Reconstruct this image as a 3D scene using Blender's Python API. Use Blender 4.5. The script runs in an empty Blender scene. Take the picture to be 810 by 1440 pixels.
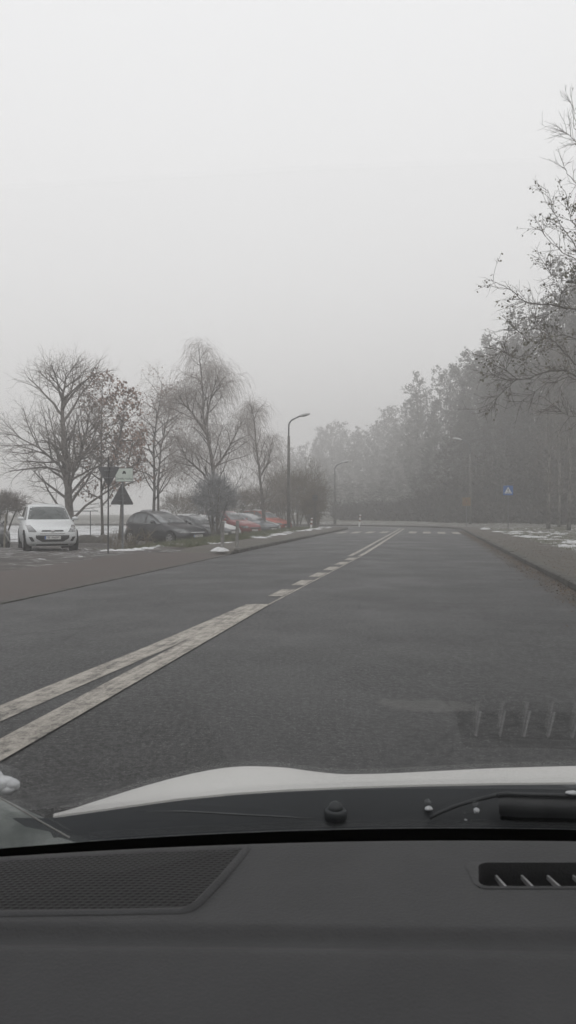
import bpy, math, random
import numpy as np
from mathutils import Vector, Matrix, Euler
R = math.radians
C = bpy.context.scene.collection
sc = bpy.context.scene

# ------------------------------------------------------------------ camera, sky, sun, exposure
CAM_H = 1.30
YAW = R(10.34)
F = 1080.0
cam_d = bpy.data.cameras.new('camera')
cam = bpy.data.objects.new('camera', cam_d); C.objects.link(cam)
cam.location = (0, 0, CAM_H); cam.rotation_euler = (R(90), 0, YAW)
cam_d.sensor_fit = 'VERTICAL'; cam_d.sensor_height = 36; cam_d.sensor_width = 36; cam_d.lens = 27.0
cam_d.dof.use_dof = True; cam_d.dof.focus_distance = 30.0; cam_d.dof.aperture_fstop = 19.0
cam_d.clip_start = 0.01; cam_d.clip_end = 3000
sc.camera = cam

SUN_EL, SUN_AZ = R(52), R(130)
world = bpy.data.worlds.new('World'); sc.world = world; world.use_nodes = True
nt = world.node_tree; nt.nodes.clear()
wo = nt.nodes.new('ShaderNodeOutputWorld'); bg = nt.nodes.new('ShaderNodeBackground')
sky = nt.nodes.new('ShaderNodeTexSky'); sky.sky_type = 'NISHITA'; sky.sun_disc = False
sky.sun_elevation = SUN_EL; sky.sun_rotation = SUN_AZ; sky.dust_density = 4.0; sky.air_density = 1.0
hs = nt.nodes.new('ShaderNodeHueSaturation'); hs.inputs['Saturation'].default_value = 0.12
nt.links.new(sky.outputs[0], hs.inputs['Color'])
# closed cloud deck: brighter overhead, duller towards the horizon
tc = nt.nodes.new('ShaderNodeTexCoord'); sx = nt.nodes.new('ShaderNodeSeparateXYZ')
nt.links.new(tc.outputs['Generated'], sx.inputs[0])
cr = nt.nodes.new('ShaderNodeValToRGB')
nt.links.new(sx.outputs['Z'], cr.inputs[0])
e = cr.color_ramp.elements
e[0].position = 0.0; e[0].color = (0.82, 0.82, 0.825, 1)
e[1].position = 0.62; e[1].color = (0.93, 0.94, 0.965, 1)
m = e.new(0.10); m.color = (0.83, 0.83, 0.84, 1)
m = e.new(0.28); m.color = (0.87, 0.872, 0.885, 1)
cr.color_ramp.interpolation = 'B_SPLINE'
sclk = nt.nodes.new('ShaderNodeVectorMath'); sclk.operation = 'SCALE'; sclk.inputs['Scale'].default_value = 9.0
nt.links.new(cr.outputs[0], sclk.inputs[0])
mx = nt.nodes.new('ShaderNodeMix'); mx.data_type = 'RGBA'; mx.inputs['Factor'].default_value = 0.96
nt.links.new(hs.outputs[0], mx.inputs['A']); nt.links.new(sclk.outputs[0], mx.inputs['B'])
nt.links.new(mx.outputs['Result'], bg.inputs['Color']); bg.inputs['Strength'].default_value = 0.115
nt.links.new(bg.outputs[0], wo.inputs[0])

sd_ = bpy.data.lights.new('sun', 'SUN'); sd_.energy = 0.55; sd_.angle = R(60); sd_.color = (1.0, 0.96, 0.91)
so = bpy.data.objects.new('sun', sd_); C.objects.link(so)
so.rotation_euler = (R(90) - SUN_EL, 0, R(180) - SUN_AZ)

sc.view_settings.view_transform = 'Standard'; sc.view_settings.look = 'None'
sc.view_settings.exposure = 0.22; sc.view_settings.gamma = 1.0; sc.view_settings.use_curve_mapping = False
sc.render.engine = 'CYCLES'
cy = sc.cycles
cy.max_bounces = 8; cy.diffuse_bounces = 2; cy.glossy_bounces = 3; cy.transparent_max_bounces = 24
cy.volume_bounces = 2; cy.transmission_bounces = 4
cy.use_denoising = True; cy.caustics_reflective = False; cy.caustics_refractive = False
try: cy.denoiser = 'OPENIMAGEDENOISE'
except Exception: pass
HAZE_DENSITY = 0.0060

# ------------------------------------------------------------------ helpers
def at(px, D, z=0.0):
    """point of the place at image column px and distance D along the view axis"""
    s = (px - 405) / F * D
    return Vector((s * math.cos(YAW) - D * math.sin(YAW), s * math.sin(YAW) + D * math.cos(YAW), z))
def at3(px, py, D):
    p = at(px, D); p.z = CAM_H - (py - 720) / F * D; return p

class MB:
    def __init__(s): s.v = []; s.f = []
    def add(s, vs, fs):
        b = len(s.v); s.v.extend([tuple(v) for v in vs]); s.f.extend([tuple(i + b for i in f) for f in fs]); return s
    def box(s, c, d, rz=0.0, M=None):
        x, y, z = d[0] / 2, d[1] / 2, d[2] / 2
        vs = [Vector((a * x, b * y, q * z)) for q in (-1, 1) for a, b in ((-1, -1), (1, -1), (1, 1), (-1, 1))]
        m = M if M is not None else Matrix.Rotation(rz, 3, 'Z')
        vs = [m @ v + Vector(c) for v in vs]
        return s.add(vs, [(3, 2, 1, 0), (4, 5, 6, 7), (0, 1, 5, 4), (1, 2, 6, 5), (2, 3, 7, 6), (3, 0, 4, 7)])
    def tube(s, pts, rad, n=6, cap=True):
        pts = [Vector(p) for p in pts]; k = len(pts)
        if not hasattr(rad, '__len__'): rad = [rad] * k
        t0 = (pts[1] - pts[0]).normalized()
        up = Vector((0, 0, 1)) if abs(t0.z) < 0.9 else Vector((1, 0, 0))
        b = t0.cross(up).normalized(); vs = []; 
        for i, p in enumerate(pts):
            t = (pts[min(i + 1, k - 1)] - pts[max(i - 1, 0)])
            if t.length < 1e-9: t = t0
            t.normalize()
            b = (b - t * b.dot(t))
            if b.length < 1e-6: b = t.orthogonal()
            b.normalize(); c = t.cross(b)
            for j in range(n):
                a = 2 * math.pi * j / n
                vs.append(p + (b * math.cos(a) + c * math.sin(a)) * rad[i])
        fs = [(i * n + j, i * n + (j + 1) % n, (i + 1) * n + (j + 1) % n, (i + 1) * n + j) for i in range(k - 1) for j in range(n)]
        if cap: fs += [tuple(range(n - 1, -1, -1)), tuple((k - 1) * n + j for j in range(n))]
        return s.add(vs, fs)
    def prism(s, poly, M, t):
        """poly in xy extruded t along local z, transformed by 4x4 M"""
        n = len(poly)
        vs = [M @ Vector((x, y, z)) for z in (0, t) for x, y in poly]
        return s.add(vs, [tuple(range(n - 1, -1, -1)), tuple(range(n, 2 * n))] + [(i, (i + 1) % n, n + (i + 1) % n, n + i) for i in range(n)])
    def lathe(s, prof, M, n=24, a0=0, a1=2 * math.pi):
        """prof list of (r, z) about local z"""
        k = len(prof); vs = []
        for r, z in prof:
            for j in range(n):
                a = a0 + (a1 - a0) * j / n
                vs.append(M @ Vector((r * math.cos(a), r * math.sin(a), z)))
        fs = [(i * n + j, i * n + (j + 1) % n, (i + 1) * n + (j + 1) % n, (i + 1) * n + j) for i in range(k - 1) for j in range(n)]
        fs += [tuple(range(n - 1, -1, -1)), tuple((k - 1) * n + j for j in range(n))]
        return s.add(vs, fs)
    def grid(s, pts):
        r, c = len(pts), len(pts[0])
        return s.add([p for row in pts for p in row], [(i * c + j, i * c + j + 1, (i + 1) * c + j + 1, (i + 1) * c + j) for i in range(r - 1) for j in range(c - 1)])
    def mesh(s, name, mat, smooth=False):
        me = bpy.data.meshes.new(name)
        me.from_pydata(s.v, [], s.f)
        if mat: me.materials.append(mat)
        if smooth: me.polygons.foreach_set('use_smooth', [True] * len(me.polygons))
        me.update(); return me
    def build(s, name, mat, parent=None, smooth=False, loc=None):
        o = bpy.data.objects.new(name, s.mesh(name, mat, smooth)); C.objects.link(o)
        if parent: o.parent = parent
        if loc: o.location = loc
        return o
def addmesh(name, me, parent=None):
    o = bpy.data.objects.new(name, me); C.objects.link(o); o.parent = parent; return o
def tag(o, label=None, cat=None, group=None, kind=None):
    if label: o['label'] = label
    if cat: o['category'] = cat
    if group: o['group'] = group
    if kind: o['kind'] = kind
    return o
def empty(name, loc=(0, 0, 0), rz=0.0, label=None, cat=None, group=None):
    o = bpy.data.objects.new(name, None); C.objects.link(o); o.location = loc; o.rotation_euler = (0, 0, rz)
    o.empty_display_size = 0.2
    return tag(o, label, cat, group)
def weld(o, d=0.0005):
    import bmesh
    bm = bmesh.new(); bm.from_mesh(o.data); bmesh.ops.remove_doubles(bm, verts=bm.verts, dist=d)
    bmesh.ops.recalc_face_normals(bm, faces=bm.faces); bm.to_mesh(o.data); bm.free()

# ------------------------------------------------------------------ materials
def mat(name, c1, c2=None, scale=5.0, rough=0.6, bump=0.0, bscale=None, metal=0.0, coat=0.0, detail=5.0, spec=0.5, lo=0.35, hi=0.65, r2=None):
    m = bpy.data.materials.new(name); m.use_nodes = True; t = m.node_tree; b = t.nodes['Principled BSDF']
    b.inputs['Roughness'].default_value = rough; b.inputs['Metallic'].default_value = metal
    b.inputs['Coat Weight'].default_value = coat; b.inputs['Coat Roughness'].default_value = 0.08
    b.inputs['Specular IOR Level'].default_value = spec
    tcn = t.nodes.new('ShaderNodeTexCoord')
    if c2 is None: c2 = tuple(x * 0.8 for x in c1)
    n = t.nodes.new('ShaderNodeTexNoise'); n.inputs['Scale'].default_value = scale; n.inputs['Detail'].default_value = detail
    t.links.new(tcn.outputs['Object'], n.inputs['Vector'])
    r = t.nodes.new('ShaderNodeValToRGB'); t.links.new(n.outputs['Fac'], r.inputs[0])
    r.color_ramp.elements[0].position = lo; r.color_ramp.elements[0].color = (*c1, 1)
    r.color_ramp.elements[1].position = hi; r.color_ramp.elements[1].color = (*c2, 1)
    t.links.new(r.outputs[0], b.inputs['Base Color'])
    if r2 is not None:
        mr = t.nodes.new('ShaderNodeMapRange'); mr.inputs['From Min'].default_value = lo; mr.inputs['From Max'].default_value = hi
        mr.inputs['To Min'].default_value = rough; mr.inputs['To Max'].default_value = r2
        t.links.new(n.outputs['Fac'], mr.inputs['Value']); t.links.new(mr.outputs[0], b.inputs['Roughness'])
    if bump:
        n2 = t.nodes.new('ShaderNodeTexNoise'); n2.inputs['Scale'].default_value = bscale or scale * 6; n2.inputs['Detail'].default_value = 4
        t.links.new(tcn.outputs['Object'], n2.inputs['Vector'])
        bp = t.nodes.new('ShaderNodeBump'); bp.inputs['Strength'].default_value = bump; bp.inputs['Distance'].default_value = 0.02
        t.links.new(n2.outputs['Fac'], bp.inputs['Height']); t.links.new(bp.outputs[0], b.inputs['Normal'])
    return m

class NT:
    """small node-building shorthand"""
    def __init__(s, name):
        s.m = bpy.data.materials.new(name); s.m.use_nodes = True; s.t = s.m.node_tree; s.b = s.t.nodes['Principled BSDF']
        s.tc = s.t.nodes.new('ShaderNodeTexCoord')
    def n(s, typ, **kw):
        nd = s.t.nodes.new(typ)
        for k, v in kw.items():
            if hasattr(nd, k): setattr(nd, k, v)
        return nd
    def L(s, a, b): s.t.links.new(a, b)
    def noise(s, scale, detail=5, rough=0.5, vec=None, dist=0.0):
        nd = s.n('ShaderNodeTexNoise'); nd.inputs['Scale'].default_value = scale; nd.inputs['Detail'].default_value = detail
        nd.inputs['Roughness'].default_value = rough; nd.inputs['Distortion'].default_value = dist
        s.L(vec or s.tc.outputs['Object'], nd.inputs['Vector']); return nd.outputs['Fac']
    def ramp(s, fac, stops):
        nd = s.n('ShaderNodeValToRGB'); s.L(fac, nd.inputs[0]); el = nd.color_ramp.elements
        def c4(c): return (c, c, c, 1) if not hasattr(c, '__len__') else (*c, 1)
        el[0].position, el[0].color = stops[0][0], c4(stops[0][1]); el[1].position, el[1].color = stops[-1][0], c4(stops[-1][1])
        for p, c in stops[1:-1]: q = el.new(p); q.color = c4(c)
        return nd.outputs[0]
    def mix(s, fac, a, b, blend='MIX'):
        nd = s.n('ShaderNodeMix'); nd.data_type = 'RGBA'; nd.blend_type = blend
        for k, v in (('Factor', fac), ('A', a), ('B', b)):
            if isinstance(v, bpy.types.NodeSocket): s.L(v, nd.inputs[k])
            elif hasattr(v, '__len__'): nd.inputs[k].default_value = (*v, 1)
            else: nd.inputs[k].default_value = v
        return nd.outputs['Result']
    def math(s, op, a, b=0.0):
        nd = s.n('ShaderNodeMath'); nd.operation = op
        for i, v in enumerate((a, b)):
            if isinstance(v, bpy.types.NodeSocket): s.L(v, nd.inputs[i])
            else: nd.inputs[i].default_value = v
        return nd.outputs[0]
    def bump(s, h, st=0.3, dist=0.01):
        nd = s.n('ShaderNodeBump'); nd.inputs['Strength'].default_value = st; nd.inputs['Distance'].default_value = dist
        s.L(h, nd.inputs['Height']); s.L(nd.outputs[0], s.b.inputs['Normal'])
    def mapping(s, scale=(1, 1, 1), rot=0.0):
        nd = s.n('ShaderNodeMapping'); nd.inputs['Scale'].default_value = scale; nd.inputs['Rotation'].default_value = (0, 0, rot)
        s.L(s.tc.outputs['Object'], nd.inputs['Vector']); return nd.outputs[0]

def asphalt():
    a = NT('asphalt')
    fine = a.noise(110, 5, 0.85); midn = a.noise(28, 4, 0.75); big = a.noise(0.6, 6, 0.6); track = a.noise(1.0, 4, 0.6, a.mapping((0.9, 0.06, 1)))
    c = a.ramp(fine, [(0.34, 0.008), (0.50, 0.034), (0.60, 0.088), (0.68, 0.42)])
    c = a.mix(0.9, c, a.ramp(midn, [(0.41, 0.42), (0.59, 1.75)]), 'MULTIPLY')
    c = a.mix(0.8, c, a.ramp(big, [(0.3, 0.88), (0.7, 1.10)]), 'MULTIPLY')
    c = a.mix(0.5, c, a.ramp(track, [(0.35, 0.88), (0.65, 1.08)]), 'MULTIPLY')
    # old patch repairs and faint stains
    vor = a.n('ShaderNodeTexVoronoi'); vor.inputs['Scale'].default_value = 0.22; a.L(a.mapping((1.0, 0.5, 1)), vor.inputs['Vector'])
    c = a.mix(0.5, c, a.ramp(vor.outputs['Color'], [(0.2, 0.9), (0.8, 1.08)]), 'MULTIPLY')
    vd = a.n('ShaderNodeVectorMath'); vd.operation = 'DISTANCE'; mp_ = a.mapping((1.0, 1.7, 0.0)); a.L(mp_, vd.inputs[0]); vd.inputs[1].default_value = (-0.02, 8.75, 0.0)
    sxr = a.n('ShaderNodeSeparateXYZ'); a.L(a.tc.outputs['Object'], sxr.inputs[0])
    ed = a.math('ADD', sxr.outputs['X'], a.math('MULTIPLY', a.math('SUBTRACT', a.noise(2.2, 7, .7, a.mapping((1, .35, 1))), 0.5), 1.1))
    c = a.mix(a.ramp(a.math('SUBTRACT', ed, 1.0), [(0.90, 0.0), (1.0, 0.85)]), c, a.ramp(a.noise(25, 5, .7), [(0.35, (0.012, 0.010, 0.008)), (0.65, (0.05, 0.040, 0.028))]))
    pale = a.ramp(a.math('ADD', vd.outputs['Value'], a.math('MULTIPLY', a.math('SUBTRACT', a.noise(6, 6, .7), .5), .55)), [(0.24, 1.0), (0.36, 0.0)])
    c = a.mix(pale, c, a.mix(0.5, c, (0.12, 0.118, 0.112)))
    ve = a.n('ShaderNodeTexVoronoi'); ve.feature = 'DISTANCE_TO_EDGE'; ve.inputs['Scale'].default_value = 0.35; a.L(a.mapping((1.6, 0.45, 1)), ve.inputs['Vector'])
    wob = a.math('ADD', ve.outputs['Distance'], a.math('MULTIPLY', a.math('SUBTRACT', a.noise(5, 5, 0.7), 0.5), 0.05))
    crack = a.math('MULTIPLY', a.ramp(a.math('ABSOLUTE', wob), [(0.0, 1.0), (0.010, 0.0)]), a.ramp(a.noise(0.35, 2), [(0.50, 0.0), (0.58, 0.75)]))
    c = a.mix(crack, c, (0.012, 0.012, 0.012))
    a.L(c, a.b.inputs['Base Color'])
    a.L(a.ramp(big, [(0.35, 0.50), (0.65, 0.68)]), a.b.inputs['Roughness'])
    a.bump(fine, 0.45, 0.006); a.b.inputs['Specular IOR Level'].default_value = 0.45
    return a.m
M = {}
M['asphalt'] = asphalt()
def paint_marks():
    a = NT('road_paint')
    w1 = a.noise(9, 8, 0.75); w2 = a.noise(90, 3, 0.7); w3 = a.noise(3.0, 4, 0.6, a.mapping((6, 0.7, 1)))
    s = a.math('ADD', a.math('MULTIPLY', w1, 0.5), a.math('ADD', a.math('MULTIPLY', w2, 0.35), a.math('MULTIPLY', w3, 0.35)))
    c = a.ramp(s, [(0.50, (0.065, 0.062, 0.058)), (0.57, (0.27, 0.25, 0.22)), (0.67, (0.46, 0.43, 0.38))])
    a.L(c, a.b.inputs['Base Color']); a.b.inputs['Roughness'].default_value = 0.65; a.bump(w2, 0.3, 0.004)
    return a.m
M['paint'] = paint_marks()
def pavers():
    a = NT('block_paving')
    br = a.n('ShaderNodeTexBrick'); a.L(a.mapping((1, 1, 1)), br.inputs['Vector'])
    br.inputs['Scale'].default_value = 5.0; br.inputs['Mortar Size'].default_value = 0.03; br.inputs['Brick Width'].default_value = 1.0; br.inputs['Row Height'].default_value = 0.5
    br.inputs['Color1'].default_value = (0.084, 0.057, 0.048, 1); br.inputs['Color2'].default_value = (0.060, 0.043, 0.037, 1); br.inputs['Mortar'].default_value = (0.035, 0.031, 0.027, 1)
    dirt = a.noise(0.9, 7, 0.65)
    c = a.mix(a.ramp(dirt, [(0.40, 0.0), (0.62, 0.75)]), br.outputs['Color'], (0.062, 0.054, 0.047))
    a.L(c, a.b.inputs['Base Color']); a.b.inputs['Roughness'].default_value = 0.7
    a.bump(a.math('ADD', a.noise(40, 3), a.math('MULTIPLY', br.outputs['Fac'], -0.6)), 0.35, 0.01); return a.m
M['pavers'] = pavers()
def pavement():
    a = NT('pavement_slabs')
    br = a.n('ShaderNodeTexBrick'); a.L(a.mapping((1, 1, 1)), br.inputs['Vector']); br.offset = 0.0
    br.inputs['Scale'].default_value = 2.0; br.inputs['Mortar Size'].default_value = 0.018; br.inputs['Brick Width'].default_value = 1.0; br.inputs['Row Height'].default_value = 1.0
    br.inputs['Color1'].default_value = (0.115, 0.105, 0.09, 1); br.inputs['Color2'].default_value = (0.09, 0.084, 0.073, 1); br.inputs['Mortar'].default_value = (0.045, 0.04, 0.032, 1)
    dirt = a.noise(1.3, 8, 0.7)
    c = a.mix(a.ramp(dirt, [(0.38, 0.0), (0.66, 0.9)]), br.outputs['Color'], (0.062, 0.054, 0.040))
    c = a.mix(a.ramp(a.noise(14, 6, 0.7), [(0.55, 0.0), (0.68, 0.6)]), c, (0.05, 0.036, 0.022))
    a.L(c, a.b.inputs['Base Color']); a.b.inputs['Roughness'].default_value = 0.75; a.bump(a.noise(30, 4), 0.4, 0.01); return a.m
M['pavement'] = pavement()
M['kerb'] = mat('kerb_concrete', (0.10, 0.095, 0.085), (0.045, 0.042, 0.036), 4, 0.8, 0.4, 30)
def terrain_mat():
    a = NT('ground_soil_grass')
    at_ = a.n('ShaderNodeAttribute'); at_.attribute_name = 'zone'
    zone = a.n('ShaderNodeSeparateColor'); a.L(at_.outputs['Color'], zone.inputs[0])
    mud_n = a.noise(1.1, 9, 0.7, a.mapping((0.6, 1.6, 1), R(-10))); fine = a.noise(14, 8, 0.75)
    mud = a.ramp(mud_n, [(0.38, (0.018, 0.014, 0.012)), (0.5, (0.055, 0.046, 0.040)), (0.60, (0.12, 0.11, 0.10))])
    mud = a.mix(0.7, mud, a.ramp(fine, [(0.35, 0.6), (0.65, 1.35)]), 'MULTIPLY')
    gr = a.ramp(fine, [(0.34, (0.030, 0.027, 0.018)), (0.5, (0.062, 0.058, 0.036)), (0.60, (0.105, 0.092, 0.068)), (0.67, (0.27, 0.265, 0.25))])
    base = a.mix(zone.outputs[0], gr, mud)
    # thin snow, by zone and by noise
    sn = a.math('ADD', a.noise(2.2, 9, 0.72, a.mapping((0.8, 2.2, 1), R(-6))), a.math('MULTIPLY', a.math('SUBTRACT', zone.outputs[1], 0.5), 0.42))
    sf = a.ramp(sn, [(0.555, 0.0), (0.60, 0.9)])
    base = a.mix(sf, base, (0.60, 0.61, 0.62))
    a.L(base, a.b.inputs['Base Color']); a.b.inputs['Roughness'].default_value = 0.72
    a.bump(a.math('ADD', fine, a.math('MULTIPLY', mud_n, 2.0)), 0.9, 0.03); return a.m
M['terrain'] = terrain_mat()
M['snow'] = mat('snow', (0.68, 0.69, 0.71), (0.48, 0.48, 0.48), 9, 0.6, 0.5, 25)
M['grass'] = mat('grass_blades', (0.07, 0.095, 0.04), (0.18, 0.17, 0.10), 3, 0.6)
M['litter'] = mat('fallen_leaves', (0.07, 0.045, 0.025), (0.19, 0.13, 0.07), 6, 0.6)
M['bark'] = mat('dark_bark', (0.10, 0.09, 0.08), (0.18, 0.165, 0.15), 6, 0.85, 0.5, 30)
M['bark_pale'] = mat('birch_bark', (0.22, 0.21, 0.19), (0.06, 0.055, 0.05), 3.5, 0.8, 0.3, 20)
M['twig'] = mat('twigs', (0.15, 0.13, 0.115), (0.25, 0.225, 0.205), 3, 0.8)
M['birchtwig'] = mat('birch_twigs', (0.25, 0.22, 0.20), (0.36, 0.33, 0.31), 3, 0.8)
M['frost'] = mat('frosted_twigs', (0.17, 0.172, 0.176), (0.36, 0.365, 0.37), 4, 0.8)
M['rust_leaf'] = mat('rusty_leaves', (0.23, 0.145, 0.115), (0.36, 0.26, 0.21), 2, 0.6)
M['leaf'] = mat('olive_leaves', (0.075, 0.072, 0.045), (0.17, 0.155, 0.10), 2.5, 0.5)
M['hedge'] = mat('brown_thicket', (0.085, 0.072, 0.052), (0.17, 0.14, 0.10), 1.5, 0.8)
M['forest_leaf'] = mat('forest_foliage', (0.028, 0.026, 0.019), (0.085, 0.072, 0.054), 0.8, 0.8)
M['forest_twig'] = mat('forest_twigs', (0.022, 0.019, 0.015), (0.06, 0.052, 0.04), 1.2, 0.85)
M['galv_dark'] = mat('dull_zinc', (0.075, 0.077, 0.08), (0.10, 0.10, 0.103), 8, 0.6)
M['galv'] = mat('galvanised_steel', (0.20, 0.205, 0.21), (0.13, 0.135, 0.14), 8, 0.5, 0.0, metal=0.5)
M['post'] = mat('weathered_post', (0.28, 0.275, 0.26), (0.16, 0.155, 0.15), 8, 0.8, 0.3)
M['darkpost'] = mat('dark_painted_steel', (0.035, 0.035, 0.036), (0.06, 0.06, 0.06), 10, 0.6)
M['concrete'] = mat('lamp_concrete', (0.15, 0.145, 0.135), (0.09, 0.087, 0.08), 5, 0.8, 0.2)
M['lamp_head'] = mat('lamp_housing', (0.50, 0.50, 0.50), (0.36, 0.36, 0.36), 6, 0.4)
M['tyre'] = mat('tyre_rubber', (0.014, 0.014, 0.014), (0.024, 0.023, 0.022), 10, 0.85)
M['well'] = mat('shade_gap_black', (0.006, 0.006, 0.006), None, 5, 0.95)
M['rim'] = mat('alloy_rim', (0.42, 0.42, 0.43), (0.30, 0.30, 0.30), 10, 0.35, metal=0.7)
M['glass_car'] = mat('car_window_glass', (0.020, 0.027, 0.027), (0.050, 0.060, 0.058), 4, 0.10, spec=0.6, coat=0.0)
M['glass_side'] = mat('pale_side_glass', (0.10, 0.112, 0.118), (0.16, 0.17, 0.175), 3, 0.2, coat=1.0)  # pale reflection of the side windows put into the base colour
M['wind'] = mat('frosted_windscreen', (0.10, 0.11, 0.115), (0.19, 0.20, 0.205), 3, 0.25, coat=1.0)
M['lens'] = mat('headlight_lens', (0.20, 0.21, 0.21), (0.06, 0.06, 0.06), 14, 0.15, coat=1.0)
M['lens_red'] = mat('tail_lens', (0.20, 0.012, 0.010), None, 14, 0.2, coat=1.0)
M['trim'] = mat('black_trim', (0.016, 0.016, 0.017), (0.026, 0.026, 0.027), 20, 0.5)
M['chrome'] = mat('chrome', (0.6, 0.6, 0.6), (0.5, 0.5, 0.5), 10, 0.2, metal=1.0)
M['plate'] = mat('plate_white', (0.55, 0.55, 0.54), (0.48, 0.48, 0.47), 10, 0.5)
M['ink'] = mat('black_ink', (0.02, 0.02, 0.02), None, 10, 0.6)
M['blue'] = mat('sign_blue', (0.02, 0.10, 0.34), (0.025, 0.12, 0.38), 5, 0.35)
M['white'] = mat('sign_white', (0.72, 0.73, 0.72), (0.62, 0.63, 0.62), 5, 0.4)
M['palegreen'] = mat('sign_white_aged', (0.58, 0.64, 0.59), (0.50, 0.56, 0.51), 5, 0.45)
M['green_ink'] = mat('dark_green_lettering', (0.03, 0.07, 0.05), None, 5, 0.5)
M['yellow'] = mat('sign_dull_yellow', (0.20, 0.135, 0.05), (0.16, 0.11, 0.045), 5, 0.4)  # base yellow kept dull so the sign stays faint
M['red'] = mat('sign_red', (0.22, 0.06, 0.03), None, 5, 0.4)
M['stone'] = mat('rough_stone', (0.06, 0.052, 0.045), (0.11, 0.10, 0.085), 5, 0.9, 0.6)
def paint(name, c, rough=0.25, coat=0.8, dirt=0.3):
    a = NT(name); d = a.noise(2.5, 6, 0.6)
    sx_ = a.n('ShaderNodeSeparateXYZ'); a.L(a.tc.outputs['Object'], sx_.inputs[0])
    low = a.ramp(a.math('ADD', sx_.outputs['Z'], a.math('MULTIPLY', a.math('SUBTRACT', d, 0.5), 0.4)), [(0.2, dirt), (0.62, 0.0)])
    a.L(a.mix(low, c, (0.10, 0.09, 0.08)), a.b.inputs['Base Color'])
    a.L(a.ramp(d, [(0.3, rough), (0.7, rough + 0.2)]), a.b.inputs['Roughness'])
    a.b.inputs['Coat Weight'].default_value = coat; a.b.inputs['Coat Roughness'].default_value = 0.12
    return a.m

# ------------------------------------------------------------------ road geometry
XC, HW = -1.75, 4.15            # centre line X and half width of the straight
BX, BY, BR = -13.0, 57.0, 11.25 # bend centre and radius
def road_pts(off, y0=-25.0, step=1.0, x1=-150.0):
    """points of the line running 'off' metres right of the road centre"""
    pts = []; y = y0
    while y < BY: pts.append((XC + off, y)); y += step
    r = BR + off; n = 24
    for i in range(n + 1):
        a = math.pi / 2 * i / n; pts.append((BX + r * math.cos(a), BY + r * math.sin(a)))
    x = BX - 2
    while x > x1: pts.append((x, BY + r)); x -= 6
    return pts
def road_off(x, y):
    if y > BY and x > BX: return math.hypot(x - BX, y - BY) - BR
    if x <= BX:
        if y > BY: return y - BY - BR
        return -max(0.1, min(abs(x - XC), abs(y - BY - BR)))
    return x - XC
def strip(o1, o2, z1, z2=None, y0=-25.0, y1=None):
    a, b = road_pts(o1, y0), road_pts(o2, y0)
    if y1 is not None:
        k = [i for i, p in enumerate(a) if p[1] <= y1 and p[0] > -7.0 - 9]; a = [a[i] for i in k]; b = [b[i] for i in k]
    if z2 is None: z2 = z1
    return [[(p[0], p[1], z1) for p in a], [(p[0], p[1], z2) for p in b]]
def noise2(x, y, s=1.0, seed=0.0):
    from mathutils import noise
    return noise.noise(Vector((x * s + seed, y * s, seed * 1.7)))
def sstep(a, b, x):
    t = min(1, max(0, (x - a) / (b - a))); return t * t * (3 - 2 * t)
def terrain_z(x, y):
    off = road_off(x, y); a = abs(off)
    z = 0.095 + 0.03 * noise2(x, y, 0.8) + 0.02 * noise2(x, y, 2.5)
    if off > 0: z += 0.25 * sstep(7, 16, off)
    else:
        low = -0.22 + 0.03 * noise2(x, y, 0.5, 3)
        z = z + (low - z) * sstep(7.4, 9.4, a)
        if x > -80 and y < 29:
            flat = -0.01 + 0.025 * noise2(x, y, 0.9, 5) * sstep(9.0, 10, -x)
            k = sstep(24.6, 26.2, y) if x > -13 else sstep(24.6, 31, y)
            z = flat + (z - flat) * k
    cor = sstep(4.9, 5.6, a) if (off > 0 or y > 23.9) else sstep(6.7, 7.15, a)
    return -0.12 + (z + 0.12) * cor

xs = [-260, -200, -150, -110, -80, -60, -48] + list(np.arange(-40, -24, 1.0)) + list(np.arange(-24, -5, 0.22)) + list(np.arange(-5, 2, 1.2)) + list(np.arange(2, 12, 0.3)) + list(np.arange(12, 30, 1.0)) + [34, 42, 55, 75, 110, 160, 220, 260]
ys = [-140, -90, -50, -30, -15, -5] + list(np.arange(0, 20, 0.8)) + list(np.arange(20, 32, 0.25)) + list(np.arange(32, 80, 0.6)) + list(np.arange(80, 100, 2.5)) + [105, 115, 130, 150, 180, 220, 260]
tb = MB(); tb.grid([[(x, y, terrain_z(x, y)) for x in xs] for y in ys])
ground = tb.build('ground', M['terrain'], smooth=True); tag(ground, kind='structure')
ca = ground.data.color_attributes.new('zone', 'FLOAT_COLOR', 'POINT')
cols = []
for y in ys:
    for x in xs:
        off = road_off(x, y); mud = 0.0; snow = 0.46
        if off < 0:
            mud = sstep(7.3, 8.6, -off)
            if y < 26.2: mud = max(mud, sstep(26.0, 25.2, y))
            if x < -11 and y < 29: mud = max(mud, 0.9)
            if y < 30 and mud > 0.5: snow = 0.46 + 0.07 * sstep(20, 23, y)
            if y > 30: snow = 0.40
            snow = snow + 0.42 * sstep(-18, -26, x)
            if -9.6 < x < -7.6 and y > 25: snow = 0.42
        else:
            snow = 0.55 if off < 16 else 0.4
        if y > 80 and x > -22: snow = 0.35
        cols.extend((mud, snow, 0, 1))
ca.data.foreach_set('color', cols)

rd = MB(); a_, b_ = strip(-HW, HW, 0.0); mid = [((p[0] + q[0]) / 2, (p[1] + q[1]) / 2, 0.045) for p, q in zip(a_, b_)]
rd.grid([a_, mid, b_]); 
road = rd.build('road', M['asphalt'], smooth=True); tag(road, kind='structure')
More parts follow.
